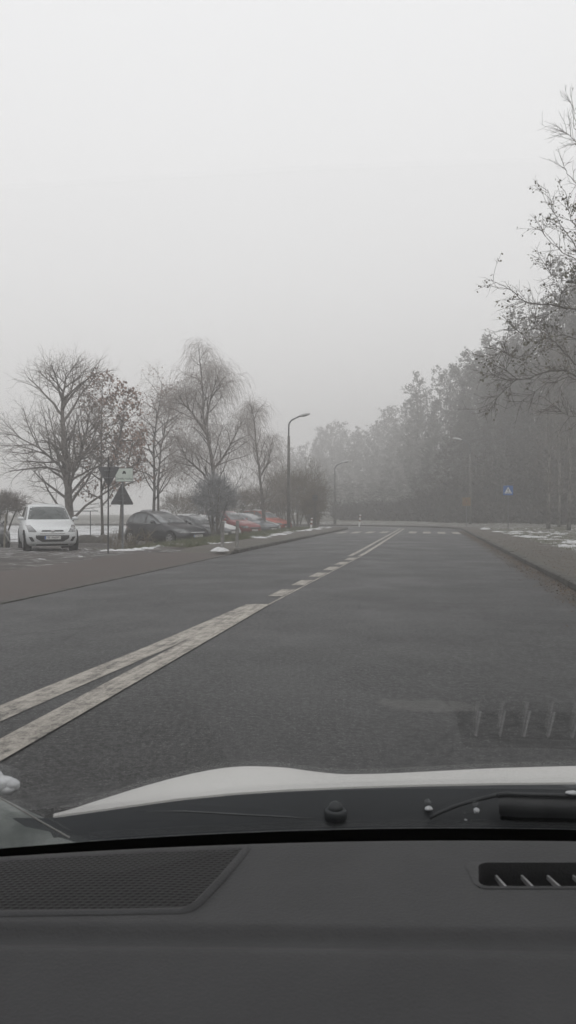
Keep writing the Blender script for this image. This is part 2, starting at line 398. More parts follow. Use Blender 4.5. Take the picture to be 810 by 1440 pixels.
# raise of the crown is 4.5 cm: markings follow it
def road_z(x, y): return 0.045 * max(0.0, 1 - abs(road_off(x, y)) / HW)
pv = MB(); s0 = road_pts(HW + 0.15); s1 = road_pts(HW + 1.85)
pv.grid([[(x, y, 0.108) for x, y in s0], [(x, y, 0.118) for x, y in s1], [(x, y, 0.0) for x, y in road_pts(HW + 1.88)]])
tag(pv.build('pavement', M['pavement']), kind='structure')
pv = MB(); Y0 = 24.0; s0 = road_pts(-HW - 0.15, Y0); s1 = road_pts(-HW - 1.9, Y0)
g0 = [[(x, y, 0.108) for x, y in s0], [(x, y, 0.118) for x, y in s1], [(x, y, -0.05) for x, y in road_pts(-HW - 1.94, Y0)]]
pv.grid(g0[::-1])
pv.add([(s0[0][0], Y0, 0.108), (s1[0][0], Y0, 0.118), (s1[0][0], Y0 - 0.9, 0.012), (s0[0][0], Y0 - 0.9, 0.012)], [(0, 1, 2, 3)])
tag(pv.build('pavement', M['pavement']), kind='structure')
pd = MB(); pd.grid([[(x, y, 0.010 + 0.012 * (-(x) - 5.9) / 3.1 + 0.006 * noise2(x, y, 0.7)) for x in np.linspace(-8.98 - 0.0, -6.06, 10)] for y in np.linspace(-25, 23.15, 50)])
tag(pd.build('driveway', M['pavers'], smooth=True), kind='structure')
kb = MB()
def kerb_run(o1, o2, pts_y0, h, inner_to_outer=1, jitter=0.0):
    a, b = road_pts(o1, pts_y0), road_pts(o2, pts_y0)
    for i in range(len(a) - 1):
        if a[i][0] < -60: break
        z = h + random.uniform(-jitter, jitter)
        def sh(p, q, t): return (p[0] + (q[0] - p[0]) * t, p[1] + (q[1] - p[1]) * t)
        A0, A1 = sh(a[i], a[i + 1], 0.015), sh(a[i], a[i + 1], 0.985); B0, B1 = sh(b[i], b[i + 1], 0.015), sh(b[i], b[i + 1], 0.985)
        c = 0.02
        vs = [(*A0, -0.05), (*A1, -0.05), (*B1, -0.05), (*B0, -0.05), (*A0, z - c), (*A1, z - c), (*B1, z), (*B0, z)]
        A0t = sh(A0, B0, 0.15); A1t = sh(A1, B1, 0.15)
        vs += [(*A0t, z), (*A1t, z)]
        kb.add(vs, [(0, 1, 5, 4), (4, 5, 9, 8), (8, 9, 6, 7), (2, 3, 7, 6), (0, 4, 8, 7, 3), (1, 2, 6, 9, 5)])
random.seed(5)
kerb_run(HW + 0.002, HW + 0.148, -25.0, 0.112, jitter=0.008)
kerb_run(-HW - 0.002, -HW - 0.148, 23.6, 0.112, jitter=0.008)
a = [(XC - HW - 0.002, y) for y in np.arange(-25, 23.7, 1.0)]
for i in range(len(a) - 1):
    z = 0.016 + random.uniform(-0.003, 0.003)
    kb.box((XC - HW - 0.075, a[i][1] + 0.5, z - 0.03), (0.145, 0.985, 0.06))
tag(kb.build('kerb', M['kerb']), kind='structure')

# painted markings (each about 4 mm above the road)
mk = MB()
def mark(poly_l, poly_r, dz=0.005):
    L_, R_ = [], []
    for (x0, y0), (x1, y1) in zip(poly_l, poly_r):
        L_.append((x0, y0, road_z(x0, y0) + dz)); R_.append((x1, y1, road_z(x1, y1) + dz))
    mk.grid([L_, R_])
def lin(pts, y):
    for (y0, x0), (y1, x1) in zip(pts, pts[1:]):
        if y <= y1: return x0 + (x1 - x0) * (y - y0) / (y1 - y0)
    return pts[-1][1]
right_edge = [(-25, -2.12), (10.2, -2.11), (14, -2.03), (18.5, -1.93), (23, -1.82), (57.5, -1.72)]
left_edge = [(-25, -3.6), (3.0, -2.83), (4.9, -2.73), (7.0, -2.58), (10.2, -2.44)]
ysn = list(np.arange(-25, 10.25, 0.6)) + [10.2]
mark([(lin(left_edge, y), y) for y in ysn], [(lin(left_edge, y) + 0.235, y) for y in ysn])
mark([(lin(right_edge, y) - 0.215, y) for y in ysn], [(lin(right_edge, y), y) for y in ysn], 0.0095)
ysn = list(np.arange(10.2, 21.8, 0.8)) + [21.8]
mark([(lin(right_edge, y) - 0.035, y) for y in ysn], [(lin(right_edge, y), y) for y in ysn])
for k in range(6):
    y0 = 11.25 + 1.75 * k; y1 = y0 + 1.0
    mark([(lin(right_edge, y) - 0.27, y) for y in (y0, y1)], [(lin(right_edge, y) - 0.05, y) for y in (y0, y1)])
ysn = list(np.arange(21.9, 57.3, 2.0)) + [57.0]
for dx in (0.0, -0.29):
    L_ = [(lin(right_edge, y) - 0.13 + dx, y) for y in ysn]; R_ = [(lin(right_edge, y) + dx, y) for y in ysn]
    for i in range(1, 20):
        t = math.pi / 2 * i / 20; 
        for lst, e_ in ((L_, -0.13), (R_, 0.0)):
            r = BR + (-1.72 - XC) + dx + e_; lst.append((BX + r * math.cos(t), BY + r * math.sin(t)))
    mark(L_, R_)
x = -5.55
while x < 2.1:
    if not (-2.55 < x + 0.22 < -1.45):
        for q in range(4): mark([(x, 46.2 + q), (x, 47.2 + q)], [(x + 0.46, 46.2 + q), (x + 0.46, 47.2 + q)])
    x += 0.875
tag(mk.build('road_markings', M['paint']), kind='structure')

# ------------------------------------------------------------------ air
hz = MB(); HB = (-262, 262, -142, 262, -1.3, 31.0)
hz.box(((HB[0] + HB[1]) / 2, (HB[2] + HB[3]) / 2, (HB[4] + HB[5]) / 2), (HB[1] - HB[0], HB[3] - HB[2], HB[5] - HB[4]))
hm = bpy.data.materials.new('haze'); hm.use_nodes = True; t = hm.node_tree; t.nodes.clear()
ho = t.nodes.new('ShaderNodeOutputMaterial'); pvn = t.nodes.new('ShaderNodeVolumePrincipled')
pvn.inputs['Color'].default_value = (0.93, 0.925, 0.918, 1); pvn.inputs['Density'].default_value = HAZE_DENSITY; pvn.inputs['Anisotropy'].default_value = 0.2
t.links.new(pvn.outputs[0], ho.inputs['Volume'])
haze = hz.build('haze', hm); tag(haze, kind='stuff')

# ------------------------------------------------------------------ trees
def branch_pts(rng, p, d, length, nseg, jit, trop):
    pts = [p.copy()]; d = d.normalized()
    for i in range(nseg):
        d = d + Vector((rng.gauss(0, jit), rng.gauss(0, jit), rng.gauss(0, jit))) + Vector((0, 0, trop))
        d.normalize(); p = p + d * (length / nseg); pts.append(p.copy())
    return pts
def along(pts, t):
    k = len(pts) - 1; f = min(max(t, 0), 0.999) * k; i = int(f); u = f - i
    return pts[i].lerp(pts[i + 1], u), (pts[i + 1] - pts[i]).normalized()
def side_dir(rng, d, ang, az=None):
    o = d.orthogonal().normalized(); q = d.cross(o)
    a = rng.uniform(0, 2 * math.pi) if az is None else az
    return (d * math.cos(ang) + (o * math.cos(a) + q * math.sin(a)) * math.sin(ang)).normalized()
class Leaves:
    def __init__(s): s.mb = MB()
    def leaf(s, rng, p, size, hang=0.0):
        n = Vector((rng.gauss(0, 1), rng.gauss(0, 1), rng.gauss(0, 1))).normalized()
        a = n.orthogonal().normalized(); b = n.cross(a); w = size * rng.uniform(0.6, 1.1); h = size * rng.uniform(0.8, 1.3)
        if hang: b = (b + Vector((0, 0, -hang))).normalized(); a = b.cross(n).normalized() if b.cross(n).length > 0.1 else a
        s.mb.add([p, p + a * w * 0.5 + b * h * 0.45, p + b * h, p - a * w * 0.5 + b * h * 0.45], [(0, 1, 2, 3)])
def grow(rng, mb, tw, pts, r0, r1, level, P, leaves=None):
    """children off a limb; P[level] = dict(n, len, ang, jit, trop, seg, t0, r)"""
    if level >= len(P): return
    q = P[level]
    plen = sum((pts[i + 1] - pts[i]).length for i in range(len(pts) - 1)); fac = 1.0
    if level > 0 and not q.get('keep'): fac = min(1.15, (plen / (P[level - 1]['len'] * .75)) ** .75)
    for k in range(q['n']):
        tt = q.get('t0', 0.2) + (1 - q.get('t0', 0.2)) * (k + rng.random()) / q['n']
        p, d = along(pts, tt)
        ln = q['len'] * fac * rng.uniform(0.7, 1.25) * (1 - q.get('taper', 0.4) * tt)
        az = k * 2.4 + rng.uniform(-0.5, 0.5)
        dd = side_dir(rng, d, R(q['ang'] + rng.uniform(-12, 12)), az)
        dd = (dd + Vector((0, 0, q.get('up', 0)))).normalized()
        cp = branch_pts(rng, p, dd, ln, q['seg'], q['jit'], q['trop'])
        rr = min(q['r'], (r0 + (r1 - r0) * tt) * 0.75)
        n = 5 if level == 0 else 3
        tgt = mb if level == 0 and q.get('bark', True) else tw
        tgt.tube(cp, [rr + (q.get('r_end', rr * 0.3) - rr) * i / (len(cp) - 1) for i in range(len(cp))], n, cap=False)
        if leaves is not None and q.get('leaf', 0):
            for _ in range(q['leaf'] if q['leaf'] >= 1 else (1 if rng.random() < q['leaf'] else 0)):
                lp, _d = along(cp, rng.uniform(0.3, 1)); leaves.leaf(rng, lp + Vector((rng.gauss(0, .04), rng.gauss(0, .04), rng.gauss(0, .04))), q.get('lsize', 0.1))
        grow(rng, mb, tw, cp, rr, rr * 0.3, level + 1, P, leaves)

def tree(name, loc, label, trunks, P, seed, mats, leafmat=None, group=None, cat='tree', crown_name='crown'):
    """trunks: list of (points relative to the base, r0, r1)"""
    rng = random.Random(seed); root = empty(name, loc, 0, label, cat, group)
    tb_, tw = MB(), MB(); lv = Leaves() if leafmat else None
    slen = [sum((Vector(a) - Vector(b_)).length for a, b_ in zip(q[0], q[0][1:])) for q in trunks]; smax = max(slen)
    for (pts, r0, r1), sl in zip(trunks, slen):
        P2 = [dict(P[0], n=max(5, int(P[0]['n'] * (sl / smax) ** .9)), len=P[0]['len'] * (sl / smax) ** .35)] + P[1:]
        pts = [Vector(p) for p in pts]; fine = []
        for i in range(len(pts) - 1):
            for q in range(3): 
                v = pts[i].lerp(pts[i + 1], q / 3)
                if not (i == 0 and q == 0): v = v + Vector((rng.gauss(0, r0 * .12), rng.gauss(0, r0 * .12), 0))
                fine.append(v)
        fine.append(pts[-1]); k = len(fine) - 1
        rad = [r0 + (r1 - r0) * (i / k) ** 0.8 for i in range(k + 1)]
        if pts[0].z < 0.05: rad[0] *= 1.35
        tb_.tube(fine, rad, 9)
        grow(rng, tb_, tw, fine, r0, r1, 0, P2, lv)
    tb_.build('trunk', mats[0], root, smooth=True)
    cr_ = tw.build(crown_name, mats[1], root)
    if lv and lv.mb.f: lv.mb.build('leaves', leafmat, root)
    return root

def rel(base, px, py, D): return at3(px, py, D) - Vector(base)
lotz = -0.24
# T1 bare broad tree behind the white hatchback
b = at(99, 37, lotz); D = 37
P = [dict(n=20, len=3.6, ang=48, jit=.10, trop=.012, seg=7, t0=.12, r=.075, taper=.72, up=.08),
     dict(n=8, len=1.5, ang=40, jit=.12, trop=.03, seg=5, t0=.2, r=.022, taper=.3),
     dict(n=4, len=.80, ang=38, jit=.14, trop=.03, seg=4, t0=.15, r=.0085, taper=.3),
     dict(n=2, len=.38, ang=35, jit=.12, trop=.02, seg=2, t0=.2, r=.005, r_end=.003)]
t1 = tree('bare_tree', b, 'tall bare wide-crowned tree rising behind the white hatchback', [
    ([(0, 0, 0), rel(b, 97, 700, D), rel(b, 93, 660, D), rel(b, 90, 620, D)], .21, .15),
    ([rel(b, 90, 620, D), rel(b, 88, 570, D + .3), rel(b, 90, 545, D), rel(b, 93, 522, D)], .13, .015),
    ([rel(b, 96, 690, D), rel(b, 106, 655, D - .5), rel(b, 120, 615, D - .8), rel(b, 126, 580, D - 1)], .09, .02),
    ([rel(b, 95, 680, D), rel(b, 84, 655, D - .5), rel(b, 55, 630, D - 1), rel(b, 20, 612, D - 1.2)], .09, .02),
], P, 11, (M['bark'], M['twig']))
# T2 rusty-leaved tree
b = at(144, 39, lotz); D = 39
PL = [dict(n=22, len=2.2, ang=55, jit=.12, trop=.02, seg=5, t0=.18, r=.05, taper=.55, leaf=2, lsize=.16),
      dict(n=8, len=.95, ang=42, jit=.14, trop=.02, seg=4, t0=.2, r=.016, leaf=2, lsize=.16),
      dict(n=5, len=.5, ang=40, jit=.14, trop=.0, seg=3, t0=.2, r=.008, r_end=.004, leaf=.75, lsize=.15)]
tree('leafy_tree', b, 'slender tree still holding rust-brown leaves behind the road signs', [
    ([(0, 0, 0), rel(b, 143, 700, D), rel(b, 142, 640, D), rel(b, 143, 585, D), rel(b, 144, 535, D)], .085, .015),
    ([rel(b, 143, 690, D), rel(b, 158, 650, D - .4), rel(b, 172, 600, D - .4), rel(b, 176, 560, D)], .07, .02)], PL, 23, (M['bark'], M['twig']), M['rust_leaf'])
b = at(170, 42, lotz); D = 42
tree('leafy_tree', b, 'short rust-leaved tree just left of the black hatchback', [
    ([(0, 0, 0), rel(b, 172, 690, D), rel(b, 180, 650, D), rel(b, 190, 610, D)], .12, .025)],
    [dict(PL[0], n=14, len=1.9, t0=.35), dict(PL[1], n=7), dict(PL[2], n=4)], 29, (M['bark'], M['twig']), M['rust_leaf'])
# T3 paired slim trees
b = at(219, 46, lotz); D = 46
PB = [dict(n=26, len=2.5, ang=45, jit=.10, trop=-.02, seg=6, t0=.18, r=.045, taper=.5, leaf=1, lsize=.12),
      dict(n=8, len=1.25, ang=45, jit=.12, trop=-.13, seg=5, t0=.15, r=.013, taper=.2, leaf=.6, lsize=.12),
      dict(n=5, len=.95, ang=35, jit=.07, trop=-.22, seg=4, t0=.2, r=.007, r_end=.004, leaf=.3, lsize=.10)]
tree('birch_tree', b, 'pair of slim birch stems behind the black hatchback roof', [
    ([(-.15, 0, 0), rel(b, 217, 690, D), rel(b, 216, 630, D), rel(b, 222, 580, D), rel(b, 228, 540, D)], .11, .02),
    ([(.15, .1, 0), rel(b, 222, 680, D), rel(b, 226, 630, D), rel(b, 236, 590, D), rel(b, 240, 560, D)], .09, .02)], PB, 31, (M['bark_pale'], M['birchtwig']), M['rust_leaf'])
# T4 big weeping birch
b = at(308, 43, lotz); D = 43
PW = [dict(n=34, len=3.2, ang=38, jit=.11, trop=.0, seg=7, t0=.08, r=.036, taper=.78, up=.22),
      dict(n=10, len=1.25, ang=48, jit=.15, trop=-.05, seg=5, t0=.15, r=.010, taper=.2),
      dict(n=6, len=1.15, ang=40, jit=.09, trop=-.50, seg=5, t0=.1, r=.0055, r_end=.0035, taper=.1, keep=1)]
tree('birch_tree', b, 'large weeping birch with drooping bare twigs above the row of cars', [
    ([(0, 0, 0), rel(b, 303, 690, D), rel(b, 297, 640, D), rel(b, 287, 595, D), rel(b, 284, 545, D), rel(b, 280, 490, D)], .16, .012),
    ([rel(b, 289, 600, D), rel(b, 296, 560, D - .6), rel(b, 303, 540, D - .5), rel(b, 308, 518, D)], .05, .012),
    ([rel(b, 300, 660, D), rel(b, 316, 640, D + .4), rel(b, 332, 610, D + .6), rel(b, 341, 592, D + .6)], .08, .02),
    ([rel(b, 304, 700, D), rel(b, 285, 665, D - .4), rel(b, 262, 645, D - .6), rel(b, 250, 618, D - .8)], .09, .02),
    ([rel(b, 290, 610, D), rel(b, 270, 580, D - .4), rel(b, 260, 570, D - .2), rel(b, 252, 556, D)], .07, .02)], PW, 41, (M['bark'], M['birchtwig']))
# T5 fading weeping birch at the right
b = at(372, 52, lotz); D = 52
tree('birch_tree', b, 'smaller faded weeping birch between the big birch and the street lamp', [
    ([(0, 0, 0), rel(b, 368, 690, D), rel(b, 362, 640, D), rel(b, 357, 590, D), rel(b, 354, 572, D)], .14, .02),
    ([rel(b, 366, 670, D), rel(b, 377, 650, D), rel(b, 384, 615, D)], .07, .02)],
    [dict(PW[0], n=26, len=2.7), dict(PW[1], n=9), dict(PW[2], n=5)], 43, (M['bark'], M['birchtwig']))

# round shrubs
def shrub(name, loc, label, rx, rz, z0, seed, mats, n0=16, group=None, stems=6, dens=(9, 6), cat='shrub', fine=.008):
    rng = random.Random(seed); root = empty(name, loc, 0, label, cat, group)
    st, tw = MB(), MB()
    for k in range(stems):
        a = k * 2 * math.pi / stems + rng.uniform(-.3, .3); e_ = rng.uniform(.25, .75)
        tip = Vector((math.cos(a) * rx * e_, math.sin(a) * rx * e_, z0 + rz * rng.uniform(.8, 1.5)))
        q = Vector((math.cos(a) * .1, math.sin(a) * .1, 0)); mid_ = q.lerp(tip, .5) + Vector((0, 0, .15 * rz))
        pts = [q.lerp(mid_, i / 3) for i in range(3)] + [mid_.lerp(tip, i / 3) for i in range(4)]
        st.tube(pts, [.045 * (1 - i / 8) + .008 for i in range(7)], 5)
    cz = z0 + rz
    for k in range(n0 * 12):
        # twigs radiating from inner points towards the shell
        u = Vector((rng.gauss(0, 1), rng.gauss(0, 1), rng.gauss(0, 1))).normalized()
        if u.z < -0.5 and rng.random() < .5: u.z *= -1
        k1 = rng.uniform(.15, .6); k2 = rng.uniform(.75, 1.04) * (1 + .42 * noise2(u.x * 1.4 + u.z, u.y * 1.4 - u.z, 1.0, seed * 3.1))
        p0 = Vector((u.x * rx * k1, u.y * rx * k1, cz + u.z * rz * k1 - .1)); p1 = Vector((u.x * rx * k2, u.y * rx * k2, cz + u.z * rz * k2))
        p0 += Vector((rng.gauss(0, .15), rng.gauss(0, .15), rng.gauss(0, .1)))
        pts = [p0.lerp(p1, i / 4) + Vector((rng.gauss(0, .04), rng.gauss(0, .04), rng.gauss(0, .04))) for i in range(5)]
        tw.tube(pts, [.014, .011, .009, .007, .005], 3, cap=False)
        grow(rng, st, tw, pts, .012, .006, 0, [dict(n=dens[0], len=.42, ang=40, jit=.16, trop=.03, seg=3, t0=.1, r=fine, r_end=.004, bark=False), dict(n=dens[1], len=.2, ang=40, jit=.1, trop=.02, seg=2, t0=.1, r=.006, r_end=.004)])
    st.build('stem', mats[0], root); tw.build('crown', mats[1], root)
    return root
shrub('frosted_shrub', at(303, 35.5, 0.05), 'round frost-grey shrub on the verge in front of the red car', 1.2, 1.2, .62, 51, (M['bark'], M['frost']), 17, dens=(7, 3))
shrub('umbrella_shrub', at(2, 36, lotz), 'low dome-shaped bare shrub at the left picture edge above the dark car', 1.25, .62, 1.30, 52, (M['bark'], M['twig']), 14, dens=(7, 3))
# brown thicket behind the cars
i = 0
for px, D_, rx, rz in ((350, 60, 1.9, 1.7), (372, 64, 2.0, 2.1), (392, 62, 1.9, 2.7), (418, 60, 1.8, 2.5), (436, 63, 2.0, 2.6), (446, 66, 1.3, 2.0), (330, 62, 2.0, 1.8), (404, 69, 2.0, 2.5), (440, 58, 1.2, 1.3), (250, 60, 1.9, 1.5), (285, 62, 2.1, 1.7)):
    i += 1
    shrub('thicket_bush', at(px, D_, lotz + (.3 if px > 425 else 0)), 'brown leafless bush in the dense thicket behind the parked cars', rx, rz, .25, 60 + i, (M['bark'], M['hedge']), 13, 'bushes of the brown thicket', 5, (7, 4), 'bush', .012)

# --- forest
def forest_variant(seed, H, kind):
    rng = random.Random(seed); st, tw = MB(), MB(); lv = Leaves()
    lean = Vector((rng.uniform(-.05, .05), rng.uniform(-.05, .05), 0)) * H
    pts = [Vector((0, 0, 0)), lean * .3 + Vector((0, 0, H * .33)), lean * .7 + Vector((0, 0, H * .68)), lean + Vector((0, 0, H * .97))]
    fine = []
    for k in range(3):
        for q in range(4): fine.append(pts[k].lerp(pts[k + 1], q / 4) + Vector((rng.gauss(0, .05), rng.gauss(0, .05), 0)))
    fine.append(pts[3]); kk = len(fine) - 1
    r0 = .16 if kind != 'thin' else .10
    st.tube(fine, [r0 + (.02 - r0) * i / kk for i in range(kk + 1)], 6)
    Pv = {'broad': [dict(n=26, len=3.0, ang=45, jit=.1, trop=.02, seg=4, t0=.16, r=.045, taper=.5, leaf=7, lsize=.20), dict(n=6, len=1.2, ang=42, jit=.12, trop=.02, seg=3, t0=.2, r=.02, r_end=.012, leaf=9, lsize=.18), dict(n=3, len=.7, ang=40, jit=.12, trop=0, seg=2, t0=.2, r=.012, r_end=.010, leaf=2, lsize=.17)],
          'thin': [dict(n=24, len=2.0, ang=42, jit=.1, trop=.03, seg=4, t0=.12, r=.03, taper=.5, leaf=5, lsize=.2), dict(n=6, len=.9, ang=40, jit=.12, trop=.0, seg=3, t0=.2, r=.016, r_end=.012, leaf=5, lsize=.18), dict(n=3, len=.6, ang=40, jit=.12, trop=-.05, seg=2, t0=.2, r=.012, r_end=.010, leaf=1, lsize=.17)],
          'pine': [dict(n=40, len=1.9, ang=80, jit=.07, trop=.0, seg=3, t0=.18, r=.03, taper=.75, leaf=9, lsize=.24), dict(n=6, len=.75, ang=45, jit=.1, trop=.0, seg=2, t0=.15, r=.015, r_end=.012, leaf=5, lsize=.20)]}[kind]
    grow(rng, st, tw, fine, r0, .02, 0, Pv, lv)
    return st, tw, lv.mb
FV = []
for k, (H, kind) in enumerate(((17, 'broad'), (16, 'thin'), (18, 'pine'), (15, 'broad'), (18, 'thin'))):
    st, tw, lvm = forest_variant(200 + k, H, kind)
    FV.append((H, st, tw, lvm, st.mesh('forest_trunk', M['bark_pale'] if kind == 'thin' else M['bark'], True), tw.mesh('forest_twigs', M['forest_twig']), lvm.mesh('forest_leaves', M['forest_leaf'])))
rng = random.Random(77)
def skyline(px):
    """y of the tree tops by column of the photograph"""
    T = [(380, 648), (430, 622), (470, 606), (520, 600), (560, 582), (590, 548), (630, 528), (665, 505), (700, 484), (740, 466), (775, 440), (830, 395), (1000, 300), (1400, 250)]
    for (a, ya), (b_2, yb) in zip(T, T[1:]):
        if px <= b_2: return ya + (yb - ya) * (px - a) / (b_2 - a)
    return 250
def tree_h(px, D_): return CAM_H + (720 - skyline(px)) / F * D_
def front_D(px): return 96 - 20 * sstep(480, 700, px) - 10 * sstep(700, 820, px)
def back_D(px): return max(front_D(px) + 8, min(238, 24.5 * F / max(60, 720 - skyline(px))))
def row_tree(px, t, jit):
    D_ = front_D(px) + (back_D(px) - front_D(px)) * t + jit
    full = tree_h(px, D_); low = 2.2 + 3.3 * sstep(540, 700, px) + 3 * t
    return D_, min(29.0, low + (full - low) * (.12 + .88 * t ** (1.4 - .75 * sstep(520, 680, px))))
edge = []
px = 590
while px < 900:
    t_ = rng.choice((0, 0, .12, .25)); D_, H_ = row_tree(px, t_, rng.uniform(-1.5, 2)); edge.append((px, (D_, H_ * rng.uniform(.8, 1.1)))); px += rng.uniform(8, 14)
for k in range(14):   # along the right of the road, towards the camera
    y = 56 - k * 4.2; xx = 15 + rng.uniform(-1.2, 2.5)
    edge.append((None, (xx, y)))
n = 0
for px, q in edge:
    if px is None: p = Vector((q[0], q[1], .3)); H = rng.uniform(14, 19)
    else: p = at(px, q[0], .2); H = q[1]
    v = FV[rng.randrange(5)]
    root = empty('forest_tree', p, rng.uniform(0, 6.28), 'tall thin forest tree at the edge of the foggy wood', 'tree', 'trees along the forest edge')
    s_ = H / v[0]; root.scale = (max(s_, .55) * rng.uniform(.85, 1.1), max(s_, .55) * rng.uniform(.85, 1.1), s_)
    addmesh('trunk', v[4], root); addmesh('crown', v[5], root); addmesh('leaves', v[6], root)
# the depth of the wood: one mass
def mass(items):
    res = {1: [[], [], 0], 2: [[], [], 0], 3: [[], [], 0]}
    arrs = []
    for v in FV:
        arrs.append([(np.array(x.v, dtype=np.float32), x.f) for x in (v[1], v[2], v[3])])
    V, Lp, Ls, Mi = [], [], [], []; base = 0
    cache = {}
    for vi, a in enumerate(arrs):
        for ci in range(3):
            fl = np.concatenate([np.array(f, dtype=np.int32) for f in a[ci][1]]); ln = np.array([len(f) for f in a[ci][1]], dtype=np.int32)
            cache[vi, ci] = (a[ci][0], fl, ln)
    for (p, vi, s_, rz_) in items:
        c_, s2 = math.cos(rz_), math.sin(rz_)
        for ci in range(3):
            v, fl, ln = cache[vi, ci]
            sx2 = max(s_, .75)
            x = (v[:, 0] * c_ - v[:, 1] * s2) * sx2 + p.x; y = (v[:, 0] * s2 + v[:, 1] * c_) * sx2 + p.y; z = v[:, 2] * s_ + p.z
            V.append(np.stack([x, y, z], 1)); Lp.append(fl + base); Ls.append(ln); Mi.append(np.full(len(ln), ci, dtype=np.int32)); base += len(v)
    V = np.concatenate(V); Lp = np.concatenate(Lp); Ls = np.concatenate(Ls); Mi = np.concatenate(Mi)
    me = bpy.data.meshes.new('forest'); me.vertices.add(len(V)); me.vertices.foreach_set('co', V.ravel())
    me.loops.add(len(Lp)); me.loops.foreach_set('vertex_index', Lp)
    st_ = np.zeros(len(Ls), dtype=np.int32); st_[1:] = np.cumsum(Ls)[:-1]
    me.polygons.add(len(Ls)); me.polygons.foreach_set('loop_start', st_)
    me.polygons.foreach_set('material_index', Mi)
    for m_ in (M['bark'], M['forest_twig'], M['forest_leaf']): me.materials.append(m_)
    me.update(calc_edges=True); me.validate()
    return me
items = []
for row in range(8):
    px = 380 + row * 3; t_ = (row + .6) / 7.6
    while px < 980:
        D_, H = row_tree(px, t_, rng.uniform(-3, 3))
        H *= rng.uniform(.92, 1.12); vi = rng.randrange(5)
        items.append((at(px, D_, .2), vi, H / FV[vi][0], rng.uniform(0, 6.28)))
        px += rng.uniform(.75, 1.35) * 1.9 * F / D_ * (.75 + .3 * (1 - t_))
for k in range(22):
    vi = rng.randrange(5); items.append((Vector((rng.uniform(20, 34), 60 - k * 3.2, .3)), vi, rng.uniform(.8, 1.1), rng.uniform(0, 6)))
forest = addmesh('forest', mass(items)); tag(forest, 'dense misty wood filling the background beyond the bend', 'forest', None, 'stuff')
# undergrowth at the forest foot
ug = MB(); rg = random.Random(9); lvu = Leaves()
for k in range(5200):
    px = rg.uniform(480, 960); D_ = 88 - 18 * sstep(480, 700, px) - 10 * sstep(700, 820, px) + rg.uniform(-1, 12)
    p = at(px, D_, .15); h = rg.uniform(.5, 2.4) * (.6 + .4 * sstep(540, 700, px))
    d = Vector((rg.gauss(0, .3), rg.gauss(0, .3), 1)).normalized()
    ug.tube([p, p + d * h * .5, p + d * h + Vector((rg.gauss(0, .2), rg.gauss(0, .2), 0))], [.02, .015, .01], 3, cap=False)
    for _ in range(3): lvu.leaf(rg, p + d * h * rg.uniform(.2, 1) + Vector((rg.gauss(0, .2), rg.gauss(0, .2), 0)), .28)
for k in range(1500):
    px = rg.uniform(470, 980); D_ = 88 - 18 * sstep(480, 700, px) - 10 * sstep(700, 820, px) + rg.uniform(2, 22)
    p = at(px, D_, .15); h = rg.uniform(3, 7.5) * (.30 + .70 * sstep(540, 720, px))
    d = Vector((rg.gauss(0, .08), rg.gauss(0, .08), 1)).normalized(); q_ = p + d * h
    ug.tube([p, p.lerp(q_, .5) + Vector((rg.gauss(0, .15), rg.gauss(0, .15), 0)), q_], [.045, .03, .012], 4, cap=False)
    for _ in range(14):
        t_ = rg.uniform(.15, 1); a_ = p.lerp(q_, t_); e_ = a_ + Vector((rg.gauss(0, .6), rg.gauss(0, .6), rg.uniform(.1, .9)))
        ug.tube([a_, e_], [.016, .008], 3, cap=False)
        for _k in range(3): lvu.leaf(rg, a_.lerp(e_, rg.random()), .24)
ug.add(lvu.mb.v, lvu.mb.f)
tag(ug.build('undergrowth', M['forest_twig']), 'tangled brown undergrowth at the foot of the wood', 'undergrowth', None, 'stuff')

